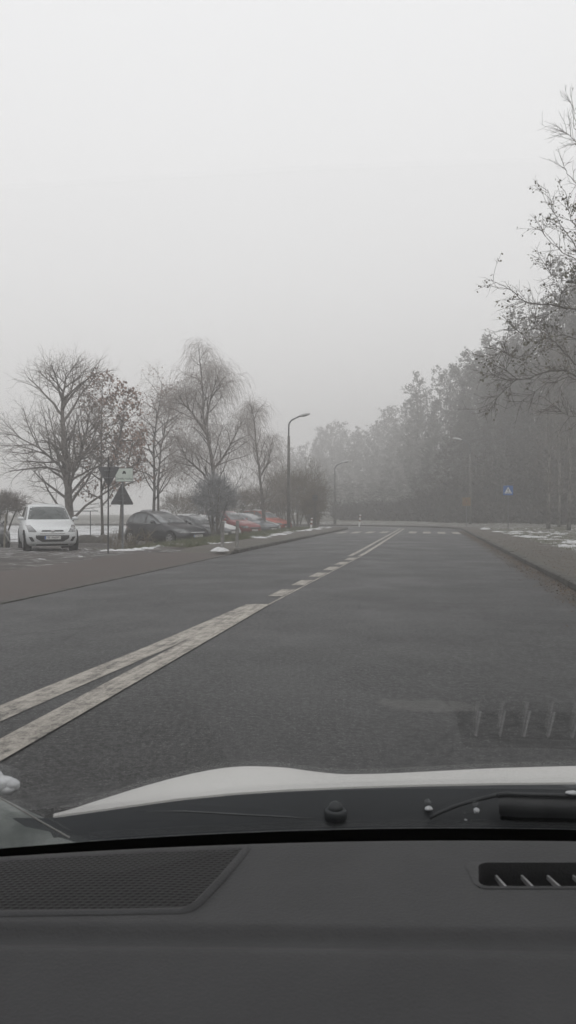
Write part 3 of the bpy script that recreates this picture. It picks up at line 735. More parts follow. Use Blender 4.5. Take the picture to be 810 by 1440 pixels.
# --- near tree at the right with olive leaves
b = at(905, 20, 0.12); D = 20
rootn = empty('roadside_tree', b, 0, 'near tree reaching in from the right with olive-brown leaves', 'tree')
rng = random.Random(15)
stN, twN, lvN = MB(), MB(), Leaves()
tr = [Vector((0, 0, 0)), rel(b, 900, 560, D), rel(b, 885, 380, D), rel(b, 870, 220, D), rel(b, 850, 100, D)]
stN.tube(tr, [.22, .18, .13, .08, .03], 10)
limbs = [
    ([(895, 470), (850, 447), (810, 436), (787, 431), (750, 428), (737, 423), (720, 409), (703, 399), (690, 392)], .045, 0, 1.3),
    ([(893, 540), (840, 530), (808, 512), (795, 497), (775, 475), (755, 452), (742, 438)], .04, -.4, .8),
    ([(898, 590), (850, 550), (810, 528), (795, 521), (770, 522), (745, 532), (727, 534), (710, 548), (696, 562), (684, 572)], .042, -.3, .75),
    ([(850, 552), (800, 530), (770, 540), (740, 560), (712, 575)], .022, .4, .35),
    ([(727, 534), (712, 518), (716, 500), (706, 492), (692, 503)], .014, -.3, 1.3),
    ([(727, 534), (705, 532), (690, 525)], .01, -.3, .9),
    ([(787, 431), (789, 415), (800, 398), (818, 375)], .02, 0, 1.0),
    ([(787, 431), (768, 445), (752, 460), (735, 470), (722, 462)], .016, .1, 1.3),
    ([(885, 400), (840, 380), (812, 352), (795, 325), (778, 295), (770, 266)], .03, .2, 1.4),
    ([(880, 420), (830, 405), (800, 395), (775, 385), (762, 365)], .026, -.2, 1.3),
    ([(885, 380), (830, 375), (790, 355), (768, 335), (757, 320)], .024, .5, 1.1),
    ([(875, 300), (840, 285), (812, 262), (798, 244), (792, 232)], .022, 0, .25),
    ([(870, 240), (835, 215), (810, 200), (797, 188), (791, 184)], .018, .3, .35),
    ([(862, 210), (825, 195), (808, 180), (806, 150), (802, 122)], .016, -.2, .1),
    ([(880, 340), (840, 330), (812, 322), (800, 300), (797, 275)], .022, -.6, 1.4),
    ([(893, 500), (850, 490), (820, 480), (790, 470), (765, 476), (742, 492), (727, 505)], .028, .6, 1.8),
    ([(893, 450), (845, 420), (815, 398), (800, 372)], .026, .9, 1.8),
    ([(896, 620), (860, 600), (830, 590), (800, 585), (775, 570)], .026, .2, .5),
]
Pn = [dict(n=9, len=.62, ang=45, jit=.14, trop=.02, seg=4, t0=.25, r=.010, bark=False, taper=.3),
      dict(n=4, len=.32, ang=42, jit=.14, trop=.02, seg=3, t0=.2, r=.005, r_end=.003),
      ]
for poly, r0, dd, leafy in limbs:
    pts = [rel(b, x, y, D + dd * min(1, i / 2)) for i, (x, y) in enumerate(poly)]
    fine = []
    for i_ in range(len(pts) - 1):
        for q in range(3): fine.append(pts[i_].lerp(pts[i_ + 1], q / 3) + Vector((rng.gauss(0, .012), rng.gauss(0, .03), rng.gauss(0, .012))))
    fine.append(pts[-1]); k = len(fine) - 1
    r0 *= .78; stN.tube(fine, [r0 + (.004 - r0) * (i_ / k) ** .7 for i_ in range(k + 1)], 6)
    # twigs with clusters of leaves
    for q in range(int(5 + 4.2 * len(poly) * (1 if leafy > .3 else .3))):
        tt = rng.uniform(.18, 1); p, d = along(fine, tt)
        dd_ = side_dir(rng, d, R(rng.uniform(25, 60))); dd_ = Vector((dd_.x, dd_.y * 1.0, dd_.z + .1)).normalized()
        cp = branch_pts(rng, p, dd_, rng.uniform(.25, .8), 4, .14, .02)
        twN.tube(cp, [.007, .006, .005, .004, .003], 3, cap=False)
        sub = [cp]
        for _ in range(3):
            p2, d2 = along(cp, rng.uniform(.2, .9)); c2 = branch_pts(rng, p2, side_dir(rng, d2, R(40)), rng.uniform(.12, .35), 3, .14, .02)
            twN.tube(c2, [.004, .0035, .003, .0025], 3, cap=False); sub.append(c2)
        if rng.random() < .45 + .25 * leafy:
            for c3 in sub:
                for _ in range(int(rng.uniform(0, 2.5) * leafy)):
                    lp, _d = along(c3, rng.uniform(.3, 1)); lvN.leaf(rng, lp + Vector((rng.gauss(0, .02), rng.gauss(0, .02), rng.gauss(0, .02))), rng.uniform(.045, .08), .5)
for (x, y, rr) in ((752, 486, .45), (770, 478, .5), (806, 395, .4), (800, 385, .3), (735, 500, .3), (815, 370, .5), (790, 500, .5), (770, 520, .5), (800, 300, .4)):
    c0 = rel(b, x, y, D + .2)
    for _ in range(26):
        lvN.leaf(rng, c0 + Vector((rng.gauss(0, rr * .5), rng.gauss(0, rr), rng.gauss(0, rr * .35))), rng.uniform(.045, .08), .5)
stN.build('trunk', mat('grey_wet_bark', (.085, .078, .068), (.15, .14, .125), 7, .8, .4), rootn, smooth=True); twN.build('crown', mat('brown_twigs', (.07, .06, .05), (.12, .105, .09), 5, .8), rootn); lvN.mb.build('leaves', M['leaf'], rootn)
# a few pale birch stems at the right
for px, D_, lab in ((771, 50, 'pale birch stem with sparse twigs right of the crossing sign'), (800, 46, 'pale birch trunk at the right picture edge'), (786, 56, 'slim pale birch between two others at the right edge of the wood')):
    b = at(px, D_, .2); H = tree_h(px, D_) * .8
    tree('birch_tree', b, lab, [([(0, 0, 0), (.1, .1, H * .4), (-.1, 0, H * .75), (.15, 0, H)], .10, .02)],
         [dict(n=20, len=1.9, ang=45, jit=.1, trop=.0, seg=4, t0=.12, r=.025, taper=.4), dict(n=7, len=.9, ang=40, jit=.12, trop=-.04, seg=4, t0=.2, r=.011), dict(n=4, len=.5, ang=40, jit=.12, trop=-.04, seg=3, t0=.2, r=.007, r_end=.005)], int(px), (M['bark_pale'], M['twig']))

# ------------------------------------------------------------------ grass, litter, snow
rg = random.Random(3); gm = MB()
def blades(x, y, n, h, spread):
    z = terrain_z(x, y)
    for _ in range(n):
        px_, py_ = x + rg.gauss(0, spread), y + rg.gauss(0, spread); a = rg.uniform(0, 6.28); w = .006; hh = h * rg.uniform(.5, 1.3)
        lx, ly = rg.gauss(0, hh * .45), rg.gauss(0, hh * .45)
        dx, dy = math.cos(a) * w, math.sin(a) * w
        gm.add([(px_ - dx, py_ - dy, z - .02), (px_ + dx, py_ + dy, z - .02), (px_ + lx, py_ + ly, z + hh)], [(0, 1, 2)])
for _ in range(2600):
    y = rg.uniform(25.6, 56) if rg.random() < .6 else rg.uniform(25.6, 34); x = rg.uniform(-9.6, -7.95) if y > 29 else rg.uniform(-12.0, -7.95)
    blades(x, y, 16, .13 if rg.random() < .85 else .24, .09)
for _ in range(1700):
    y = 14 + 44 * rg.random() ** 1.2; x = 4.3 + 8 * rg.random() ** 1.4
    blades(x, y, 12, .09, .12)
tag(gm.build('grass', M['grass']), 'short wintry grass on the verges beside the pavements', 'grass', None, 'stuff')
lm = Leaves()
for _ in range(9000):
    y = 6 + 46 * rg.random() ** 1.3; u = rg.random()
    if u < .45: x = XC + HW - abs(rg.gauss(0, .22)) - .02; z = road_z(x, y) + .006
    elif u < .8: x = rg.uniform(2.56, 4.2); z = .122
    else: x = rg.uniform(4.3, 9); z = terrain_z(x, y) + .01
    p = Vector((x, y, z)); a = rg.uniform(0, 6.28); s_ = rg.uniform(.02, .05)
    t1_ = Vector((math.cos(a), math.sin(a), rg.uniform(0, .3))) * s_; t2_ = Vector((-math.sin(a), math.cos(a), rg.uniform(0, .4))) * s_ * .7
    lm.mb.add([p, p + t1_ * .5 + t2_ * .5, p + t1_, p + t1_ * .5 - t2_ * .5 + Vector((0, 0, .012))], [(0, 1, 2, 3)])
tag(lm.mb.build('leaf_litter', M['litter']), 'brown fallen leaves in the right gutter and on the pavement', 'fallen leaves', None, 'stuff')
sm = MB()
def snow_patch(cx, cy, rx, ry, h, zf=terrain_z, n=14, rings=4, mb=None, rot=0.0):
    mb = mb or sm; ph = rg.uniform(0, 99); vs = []; fs = []
    for i_ in range(rings + 1):
        r = i_ / rings
        for j in range(n):
            a = 2 * math.pi * j / n
            k = 1 + .5 * noise2(math.cos(a) * 1.6, math.sin(a) * 1.6, 1.0, ph)
            lx, ly = rx * r * k * math.cos(a), ry * r * k * math.sin(a)
            x = cx + lx * math.cos(rot) - ly * math.sin(rot); y = cy + lx * math.sin(rot) + ly * math.cos(rot)
            z = zf(x, y) + h * (1 - r ** 2) * (1 + .7 * noise2(x, y, 6, ph)) - (.015 if i_ == rings else -.004)
            vs.append((x, y, z))
    for i_ in range(rings):
        for j in range(n): fs.append((i_ * n + j, i_ * n + (j + 1) % n, (i_ + 1) * n + (j + 1) % n, (i_ + 1) * n + j))
    mb.add(vs, fs)
for px, D_, rx, ry, h in ((160, 26.0, .35, .2, .05), (180, 26.6, .55, .22, .07), (200, 26.9, .5, .25, .06), (222, 27.3, .4, .2, .05), (170, 26.3, .5, .15, .06), (190, 26.9, .3, .2, .09), (258, 28.5, .35, .25, .05), (272, 29.2, .5, .3, .06), (245, 28, .3, .15, .05),
                          (285, 30.5, .4, .3, .05), (300, 29.5, .3, .25, .04), (322, 29.5, .45, .25, .05), (296, 31.5, .5, .3, .05), (362, 36, .5, .5, .07), (372, 38.5, .6, .5, .07), (383, 40, .6, .5, .08), (392, 42, .55, .5, .07), (400, 44.5, .5, .6, .07),
                          (412, 48, .6, .7, .07), (420, 49, .6, .8, .08), (432, 52, .6, .6, .08), (440, 53, .6, .6, .07), (448, 54, .6, .7, .07), (463, 57.5, .7, .7, .08), (455, 58, .5, .6, .06)):
    p = at(px, D_); 
    for _ in range(5):
        snow_patch(p.x + rg.gauss(0, rx * .6), p.y + rg.gauss(0, ry * .8), rx * rg.uniform(.3, .75), ry * rg.uniform(.4, .9), h * rg.uniform(.5, 1))
# heap at the first bollard
p = at(311, 23.7); snow_patch(p.x, p.y, .30, .34, .085, lambda x, y: .112, 18, 5)
# right verge: long strip, scattered clumps
for px, D_, rx, ry, h in ((665, 52, 1.0, .7, .11), (680, 53, 1.0, .5, .11), (656, 51, .7, .5, .06), (712, 45, .5, .6, .07), (722, 42, .4, .4, .05), (700, 46, .6, .5, .05), (748, 37, .45, .5, .06), (757, 37.5, .5, .5, .06), (766, 36, .3, .4, .05), (800, 29.5, .30, .6, .08), (806, 30.5, .4, .5, .09), (790, 27.5, .3, .3, .05), (774, 33, .4, .3, .04), (803, 26.5, .4, .4, .06), (730, 47, .5, .5, .05), (760, 44, .5, .5, .05), (790, 41, .5, .4, .05)):
    p = at(px, D_)
    for _ in range(5): snow_patch(p.x + rg.gauss(0, rx * .6), p.y + rg.gauss(0, ry * .8), rx * rg.uniform(.3, .7), ry * rg.uniform(.4, .9), h * rg.uniform(.5, 1))
for _ in range(120):
    y = 16 + 42 * rg.random(); x = 4.4 + 10 * rg.random() ** 1.3
    snow_patch(x, y, rg.uniform(.05, .2), rg.uniform(.05, .25), .03, n=8, rings=2)
for _ in range(22):
    x = rg.uniform(-20, -9.2); y = rg.uniform(17, 27); snow_patch(x, y, rg.uniform(.08, .4), rg.uniform(.03, .09), .012, n=8, rings=2, rot=rg.uniform(-.3, .2))
for _ in range(60):
    p = at(rg.uniform(-60, 150), rg.uniform(38, 60)); snow_patch(p.x, p.y, rg.uniform(.4, 1.4), rg.uniform(.3, 1.0), .05, n=9, rings=2)
tag(sm.build('snow', M['snow'], smooth=True), 'thin patches and crumbs of snow lying on verges and ground', 'snow', None, 'stuff')

# ------------------------------------------------------------------ cars
HATCH = [(.17, 1.80, -1.82, .78, 6), (.26, 1.97, -1.98, .845, 6), (.45, 2.05, -2.05, .882, 5.5), (.62, 2.045, -2.05, .882, 5), (.72, 1.99, -2.04, .88, 4.5), (.79, 1.86, -2.02, .875, 4.2), (.85, 1.66, -2.00, .868, 4.2), (.91, 1.42, -1.98, .86, 4.2),
         (.965, 1.18, -1.955, .85, 4.5), (1.0, 1.03, -1.94, .835, 4.5), (1.06, .93, -1.915, .80, 4.5), (1.2, .72, -1.85, .755, 4.5), (1.36, .46, -1.75, .70, 4.5), (1.47, .24, -1.64, .655, 4.5), (1.54, .02, -1.50, .61, 4.5), (1.58, -.20, -1.32, .55, 4), (1.60, -.48, -1.1, .40, 3)]
SLEEK = [(.16, 1.80, -1.82, .78, 6), (.25, 1.97, -1.98, .845, 6), (.42, 2.05, -2.05, .882, 5), (.56, 2.04, -2.05, .882, 4.2), (.66, 1.96, -2.04, .88, 3.8), (.72, 1.80, -2.03, .875, 3.6), (.78, 1.55, -2.02, .868, 3.6), (.84, 1.24, -2.0, .86, 3.8),
         (.885, .96, -1.985, .85, 4.2), (.92, .84, -1.97, .835, 4.5), (.98, .70, -1.93, .80, 4.5), (1.1, .46, -1.84, .755, 4.5), (1.24, .16, -1.70, .70, 4.5), (1.34, -.10, -1.54, .65, 4.5), (1.40, -.34, -1.36, .60, 4.2), (1.44, -.56, -1.18, .52, 4), (1.46, -.72, -1.0, .36, 3)]
class Car:
    def __init__(s, prof, L=4.1, W=1.765, H=None, belt=None):
        h0 = prof[-1][0]; H = H or h0; sx_, sy_, sz_ = L / 4.1, W / 1.765, H / h0
        s.K = [(z * sz_, xf * sx_, xr * sx_, w * sy_, n) for z, xf, xr, w, n in prof]
        s.L, s.W, s.H, s.sz, s.sx = L, W, H, sz_, sx_
        s.belt = (belt or prof[9][0]) * sz_; s.base = prof[10][0] * sz_
    def par(s, z):
        K = s.K
        if z <= K[0][0]: return K[0][1:]
        for a, b in zip(K, K[1:]):
            if z <= b[0]:
                t = (z - a[0]) / (b[0] - a[0]); return tuple(a[i] + (b[i] - a[i]) * t for i in range(1, 5))
        return K[-1][1:]
    def fx(s, y, z, rear=False):
        xf, xr, w, n = s.par(z); q = min(.999, abs(y) / w); a = (xf - xr) / 2; c = (xf + xr) / 2
        return c + (-1 if rear else 1) * a * (1 - q ** n) ** (1 / n)
    def sy(s, x, z):
        xf, xr, w, n = s.par(z); a = (xf - xr) / 2; c = (xf + xr) / 2; q = min(.999, abs(x - c) / a)
        return w * (1 - q ** n) ** (1 / n)
    def body(s):
        mb = MB(); N = 44; zs = []
        for a, b in zip(s.K, s.K[1:]): zs += [a[0] + (b[0] - a[0]) * q / 3 for q in range(3)]
        zs.append(s.K[-1][0]); rows = []
        for z in zs:
            xf, xr, w, n = s.par(z); a = (xf - xr) / 2; c = (xf + xr) / 2; row = []
            for j in range(N):
                th = 2 * math.pi * (j + .5) / N; cc, ss = math.cos(th), math.sin(th)
                # spread samples evenly around the corners
                row.append((c + a * math.copysign(abs(cc) ** (2 / n), cc), w * math.copysign(abs(ss) ** (2 / n), ss), z))
            rows.append(row)
        k = len(rows); vs = [p for r_ in rows for p in r_]
        fs = [(i * N + j, i * N + (j + 1) % N, (i + 1) * N + (j + 1) % N, (i + 1) * N + j) for i in range(k - 1) for j in range(N)]
        fs += [tuple(range(N - 1, -1, -1))]
        vs.append(((rows[-1][0][0] + rows[-1][N // 2][0]) / 2, 0, zs[-1] + .012)); c_ = len(vs) - 1
        fs += [((k - 1) * N + j, (k - 1) * N + (j + 1) % N, c_) for j in range(N)]
        return mb.add(vs, fs)
    def front(s, z0, z1, yl, yr, off=.006, nz=6, ny=10, rear=False, mb=None):
        """patch on the nose; yl, yr are functions of t = 0..1 up the patch (or numbers)"""
        mb = mb or MB(); g = []
        for i_ in range(nz + 1):
            t = i_ / nz; z = z0 + (z1 - z0) * t; a = yl(t) if callable(yl) else yl; b_2 = yr(t) if callable(yr) else yr
            g.append([(s.fx(a + (b_2 - a) * j / ny, z, rear) + (-off if rear else off), a + (b_2 - a) * j / ny, z + off * .4) for j in range(ny + 1)])
        return mb.grid(g)
    def side(s, z0, z1, xa, xb, sgn, off=.006, nz=6, nx=8, mb=None):
        mb = mb or MB(); g = []
        for i_ in range(nz + 1):
            t = i_ / nz; z = z0 + (z1 - z0) * t; a = xa(z) if callable(xa) else xa; b_2 = xb(z) if callable(xb) else xb
            if a < b_2: a = b_2 = (a + b_2) / 2
            g.append([(a + (b_2 - a) * j / nx, sgn * (s.sy(a + (b_2 - a) * j / nx, z) + off), z) for j in range(nx + 1)])
        return mb.grid(g)
RY = Matrix.Rotation(R(90), 4, 'X')
def wheel(root, x, y, r, sgn, rimmat, spokes=5):
    w = .19; Mx = Matrix.Translation((x, y, r)) @ Matrix.Rotation(-sgn * R(90), 4, 'X')
    wr = empty('wheel', (0, 0, 0)); wr.parent = root
    mb = MB(); mb.lathe([(r * .62, -w), (r * .94, -w), (r, -w + .03), (r, -.03), (r * .95, 0), (r * .68, .0), (r * .64, -.02)], Mx, 28); mb.build('tyre', M['tyre'], wr, smooth=False)
    mb = MB(); mb.lathe([(r * .60, -.06), (r * .665, -.012), (r * .665, .004), (r * .60, .004), (r * .57, -.03)], Mx, 28)
    for k in range(spokes):
        a = 2 * math.pi * k / spokes; c_, s_ = math.cos(a), math.sin(a); e_ = r * .12
        poly = [(c_ * r * .1 - s_ * e_ * .8, s_ * r * .1 + c_ * e_ * .8), (c_ * r * .6 - s_ * e_, s_ * r * .6 + c_ * e_), (c_ * r * .6 + s_ * e_, s_ * r * .6 - c_ * e_), (c_ * r * .1 + s_ * e_ * .8, s_ * r * .1 - c_ * e_ * .8)]
        mb.prism(poly[::-1], Mx @ Matrix.Translation((0, 0, -.028)), .024)
    mb.lathe([(r * .17, -.03), (r * .17, .0), (r * .10, .004)], Mx, 14)
    mb.build('rim', rimmat, wr)
def text_mesh(body, size, font_extrude=.001):
    cu = bpy.data.curves.new('lettering', 'FONT'); cu.body = body; cu.size = size; cu.extrude = font_extrude; cu.align_x = 'CENTER'; cu.align_y = 'CENTER'
    o = bpy.data.objects.new('lettering_tmp', cu); C.objects.link(o)
    bpy.context.view_layer.update(); dg = bpy.context.evaluated_depsgraph_get()
    me = bpy.data.meshes.new_from_object(o.evaluated_get(dg)); bpy.data.objects.remove(o); return me
def make_car(name, label, loc, rz, prof, L, W, H, pm, style, group=None, plate=None, snow_amt=0.0, rimm=None):
    c = Car(prof, L, W, H); root = empty(name, loc, rz, label, 'car', group); sz = c.sz; k = c.sx
    bd = c.body().build('body', pm, root, smooth=True)
    zb, zt = c.base, c.K[13][0]
    # glass
    def ws_half(t): z = zb + (zt - zb) * t; return c.par(z)[2] * .865
    c.front(zb - .01, zt + .02 * sz, lambda t: -ws_half(t), lambda t: ws_half(t), .007, 8, 14).build('windscreen', M['glass_car'] if style == 'hatch' else M['wind'], root, smooth=True)
    c.front(zb + .08, zt + .02 * sz, lambda t: -ws_half(t) * .95, lambda t: ws_half(t) * .95, .007, 8, 14, rear=True).build('rear_window', M['glass_car'], root, smooth=True)
    bp = -.32 * k; cp_ = -1.16 * k
    for sgn in (-1, 1):
        z0, z1 = c.belt + .035 * sz, c.K[13][0] + .02 * sz
        fl = lambda z: c.par(z)[0] - (.30 if style != 'sleek' else .26) * k
        rl = lambda z: c.par(z)[1] + .34 * k
        c.side(z0, z1, fl, lambda z: bp + .04, sgn, .006).build('side_window', M['glass_car'] if style == 'hatch' else M['glass_side'], root, smooth=True)
        c.side(z0, z1, lambda z: bp - .05, lambda z: max(cp_, rl(z)), sgn, .006).build('side_window', M['glass_car'] if style == 'hatch' else M['glass_side'], root, smooth=True)
        if style != 'sleek' or True: c.side(z0 + .03, z1 - .05, lambda z: cp_ - .07, rl, sgn, .006).build('side_window', M['glass_car'] if style == 'hatch' else M['glass_side'], root, smooth=True)
        if style in ('sleek', 'chrome'):
            c.side(z0 - .03, z0 - .008, lambda z: c.par(z)[0] - .25 * k, lambda z: c.par(z)[1] + .3 * k, sgn, .010, 2, 14).build('window_trim', M['chrome'], root)
        # door: seams as narrow dark gaps around a panel, plus a handle
        for xs0, xs1 in ((.78 * k, -.30 * k), (-.34 * k, -1.20 * k)):
            dm = MB()
            for xx in (xs0, xs1): c.side(.32 * sz, c.belt - .01, lambda z, q=xx: q + .004, lambda z, q=xx: q - .004, sgn, .0025, 8, 1, dm)
            c.side(.315 * sz, .325 * sz, xs0, xs1, sgn, .0025, 1, 6, dm)
            dr = dm.build('door', M['well'], root)
            hb = MB(); c.side(c.belt - .12 * sz, c.belt - .09 * sz, xs1 + .20, xs1 + .04, sgn, .028, 1, 3, hb); c.side(c.belt - .12 * sz, c.belt - .12 * sz + .001, xs1 + .20, xs1 + .04, sgn, .004, 1, 3, hb)
            x_ = xs1 + .12; yy = sgn * (c.sy(x_, c.belt - .1 * sz) + .010)
            hb = MB(); hb.box((x_, yy, c.belt - .10 * sz), (.17, .02, .026)); hb.build('handle', pm, dr)
        # mirror
        mb = MB(); mx_, mz_ = c.par(c.base)[0] - .42 * k, c.belt + .08 * sz; my_ = c.sy(mx_, c.belt) + .10
        pts = []
        Mm = Matrix.Translation((mx_, sgn * my_, mz_)) @ Matrix.Diagonal((.075, .115, .07, 1))
        mb.lathe([(math.cos(R(a)) , math.sin(R(a))) for a in range(-80, 81, 20)], Mm, 14)
        mb.tube([(mx_, sgn * (my_ - .14), c.belt - .0), (mx_, sgn * (my_ - .05), mz_)], .025, 6)
        mb.build('mirror', pm, root, smooth=True)
        # sill
        c.side(.20 * sz, .27 * sz, 1.0 * k, -1.0 * k, sgn, .008, 1, 6).build('sill', M['trim'], root)
    # wheels
    r = .305 * (1.08 if H > 1.55 else 1.02)
    for xw in (1.28 * k, -1.27 * k):
        for sgn in (-1, 1):
            yo = c.sy(xw, .45 * sz)
            mb = MB(); Mx = Matrix.Translation((xw, sgn * (yo - .25), r + .01)) @ Matrix.Rotation(-sgn * R(90), 4, 'X')
            mb.lathe([(r + .055, 0), (r + .055, .245), (r + .048, .253), (r + .02, .2535)], Mx, 30); mb.build('arch_shade', M['well'], root)  # dark drum proud of the body stands in for the hollow's shade
            wheel(root, xw, sgn * (yo + .012), r, sgn, rimm or M['rim'], 7 if style == 'sleek' else 5)
    # nose
    W2 = c.W / 2
    if style == 'hatch':   # wide hexagonal lower grille, slim upper slot, swept-back lamps
        c.front(.315 * sz, .53 * sz, lambda t: -(.33 + .20 * min(1, t * 1.8)) * c.W / 1.765, lambda t: (.33 + .20 * min(1, t * 1.8)) * c.W / 1.765, .007, 6, 14).build('grille', M['trim'], root)
        c.front(.655 * sz, .70 * sz, lambda t: -.36 + .02 * t, lambda t: .36 - .02 * t, .008, 2, 12).build('upper_grille', M['trim'], root)
        c.front(.575 * sz, .60 * sz, lambda t: -.40, lambda t: .40, .012, 2, 12).build('grille_bar', M['chrome'], root)
        em = MB(); Me = Matrix.Translation((c.fx(0, .66 * sz) + .012, 0, .665 * sz)) @ Matrix.Rotation(R(90), 4, 'Y')
        em.lathe([(.055, 0), (.058, .006), (.045, .012)], Me @ Matrix.Diagonal((.62, 1.2, 1, 1)), 20); em.build('badge', M['chrome'], root)
        for sg in (-1, 1):
            c.front(.64 * sz, .865 * sz, lambda t: sg * (.50 + .17 * t), lambda t: sg * (.80 - .045 * (1 - t) + .015 * t), .008, 8, 8).build('headlight', M['lens'], root, smooth=True)
            c.front(.33 * sz, .48 * sz, lambda t: sg * (.57 + .08 * t), lambda t: sg * (.67 + .09 * t), .007, 4, 4).build('fog_light', M['trim'], root)
        c.front(.19 * sz, .235 * sz, -.62, .62, .006, 2, 10).build('lower_lip', M['trim'], root)
        pz, pyc = .455 * sz, 0
    else:
        c.front(.50 * sz, .60 * sz, lambda t: -.38 - .06 * t, lambda t: .38 + .06 * t, .007, 4, 12).build('grille', M['trim'], root)
        c.front(.555 * sz, .575 * sz, -.40, .40, .013, 1, 12).build('grille_bar', M['chrome'], root)
        c.front(.22 * sz, .34 * sz, lambda t: -.48, lambda t: .48, .007, 4, 12).build('lower_grille', M['trim'], root)
        for sg in (-1, 1):
            c.front(.545 * sz, .69 * sz, lambda t: sg * (.47 + .12 * t), lambda t: sg * (.83 - .05 * (1 - t)), .009, 8, 8).build('headlight', M['lens'], root, smooth=True)
            c.front(.26 * sz, .34 * sz, lambda t: sg * (.58 + .04 * t), lambda t: sg * (.74 + .02 * t), .008, 4, 4).build('fog_light', M['lens'], root)
        pz, pyc = .42 * sz, 0
    for sg in (-1, 1):
        c.front(.66 * sz, .92 * sz, sg * .62, sg * .80, .008, 6, 6, rear=True).build('tail_light', M['lens_red'], root)
    xq = c.fx(0, pz) + .016
    pb = MB(); pb.box((xq, 0, pz), (.012, .52, .112)); pl_ = pb.build('number_plate', M['plate'], root)
    if plate:
        Mt = Matrix.Translation((xq + .0075, .015, pz)) @ Matrix(((0, 0, 1, 0), (1, 0, 0, 0), (0, 1, 0, 0), (0, 0, 0, 1)))
        me = text_mesh(plate.replace(' ', '  '), .098); me.transform(Mt); me.materials.clear(); me.materials.append(M['ink']); addmesh('plate_lettering', me, pl_)
        bb = MB(); bb.box((xq + .0065, -.238, pz), (.004, .04, .104)); bb.build('country_band', M['blue'], pl_)
    if snow_amt:
        sb = MB(); zt_ = c.K[-4][0]
        rowz = []
        for i_ in range(9):
            x_ = c.par(c.K[-3][0])[0] - .1 - (c.par(c.K[-3][0])[0] - c.par(c.K[-3][0])[1] - .2) * i_ / 8; rr = []
            for j in range(9):
                hw_ = c.par(c.K[-3][0])[2] * .98; y_ = hw_ * (j - 4) / 4
                q_ = abs(j - 4) / 4; zz = c.H + .02 - .055 * q_ ** 3 - .05 * (abs(i_ - 4) / 4) ** 3 + (snow_amt if 0 < i_ < 8 and 0 < j < 8 else 0) * (1 + .4 * rg.random())
                rr.append((x_, y_, zz))
            rowz.append(rr)
        sb.grid(rowz); so_ = sb.build('snow', M['snow'], smooth=True, loc=loc); so_.rotation_euler = (0, 0, rz)
        tag(so_, 'thin sheet of snow lying on the roof of the ' + label.split(' parked')[0].split(' nose')[0], 'snow', None, 'stuff')
    return root

PW_ = paint('white_paint', (0.62, 0.64, 0.65), .3, .6, .25); PK = paint('black_paint', (0.008, 0.009, 0.012), .3, .45, .12)
PD = paint('dark_grey_paint', (0.035, 0.038, 0.042), .3, .8, .4); PR = paint('wine_red_paint', (0.22, 0.028, 0.028), .3, .8, .3)
PO = paint('orange_red_paint', (0.36, 0.06, 0.030), .3, .8, .3); PB_ = paint('blue_grey_paint', (0.07, 0.085, 0.105), .3, .9, .3); PS = paint('silver_white_paint', (0.50, 0.51, 0.50), .3, .8, .4)
GR = 'cars parked in a row on the verge'
def cloc(px, D_, z=lotz + .02): return at(px, D_, z)
make_car('hatchback_car', 'white hatchback facing the road at the muddy entrance', cloc(66, 27.6, -.02), R(-57), HATCH, 4.1, 1.80, 1.62, PW_, 'hatch', None, 'SI 9460F')
make_car('estate_car', 'dark grey car behind the white hatchback at the left edge', cloc(-28, 33.5), R(-48), HATCH, 4.5, 1.82, 1.60, PD, 'other', GR, None, .03)
make_car('hatchback_car', 'black hatchback with chrome window trim parked beside the road signs', cloc(232, 34.5, -.16), R(-31), SLEEK, 4.42, 1.83, 1.50, PK, 'sleek', GR, 'SI 3071H')
make_car('off_road_car', 'dark grey car roof showing just behind the black hatchback', cloc(226, 48.5), R(-38), HATCH, 4.4, 1.8, 1.68, PD, 'other', GR)
make_car('small_car', 'charcoal car half hidden behind the frost-grey shrub', cloc(279, 40.8), R(-30), SLEEK, 3.9, 1.7, 1.38, PD, 'other', GR, None, .02)
make_car('small_car', 'white car whose front wheel shows beside the two bollards', cloc(296, 44.2), R(-30), SLEEK, 3.9, 1.7, 1.36, PS, 'other', GR)
make_car('minivan_car', 'wine-red car parked behind the frost-grey shrub', cloc(323, 47.8), R(-30), HATCH, 4.3, 1.78, 1.60, PR, 'other', GR)
make_car('hatchback_car', 'blue-grey car parked between the wine-red and the orange-red cars', cloc(352, 51.3), R(-30), SLEEK, 4.2, 1.76, 1.46, PB_, 'other', GR)
make_car('hatchback_car', 'silver-white car nose between the blue-grey and the orange-red cars', cloc(356, 55.0), R(-29), SLEEK, 4.3, 1.76, 1.44, PS, 'other', GR)
make_car('suv_car', 'orange-red off-roader parked last in the row by the lamp', cloc(372, 59.5, lotz - .0), R(-30), HATCH, 4.6, 1.86, 1.68, PO, 'other', GR, None, .04)

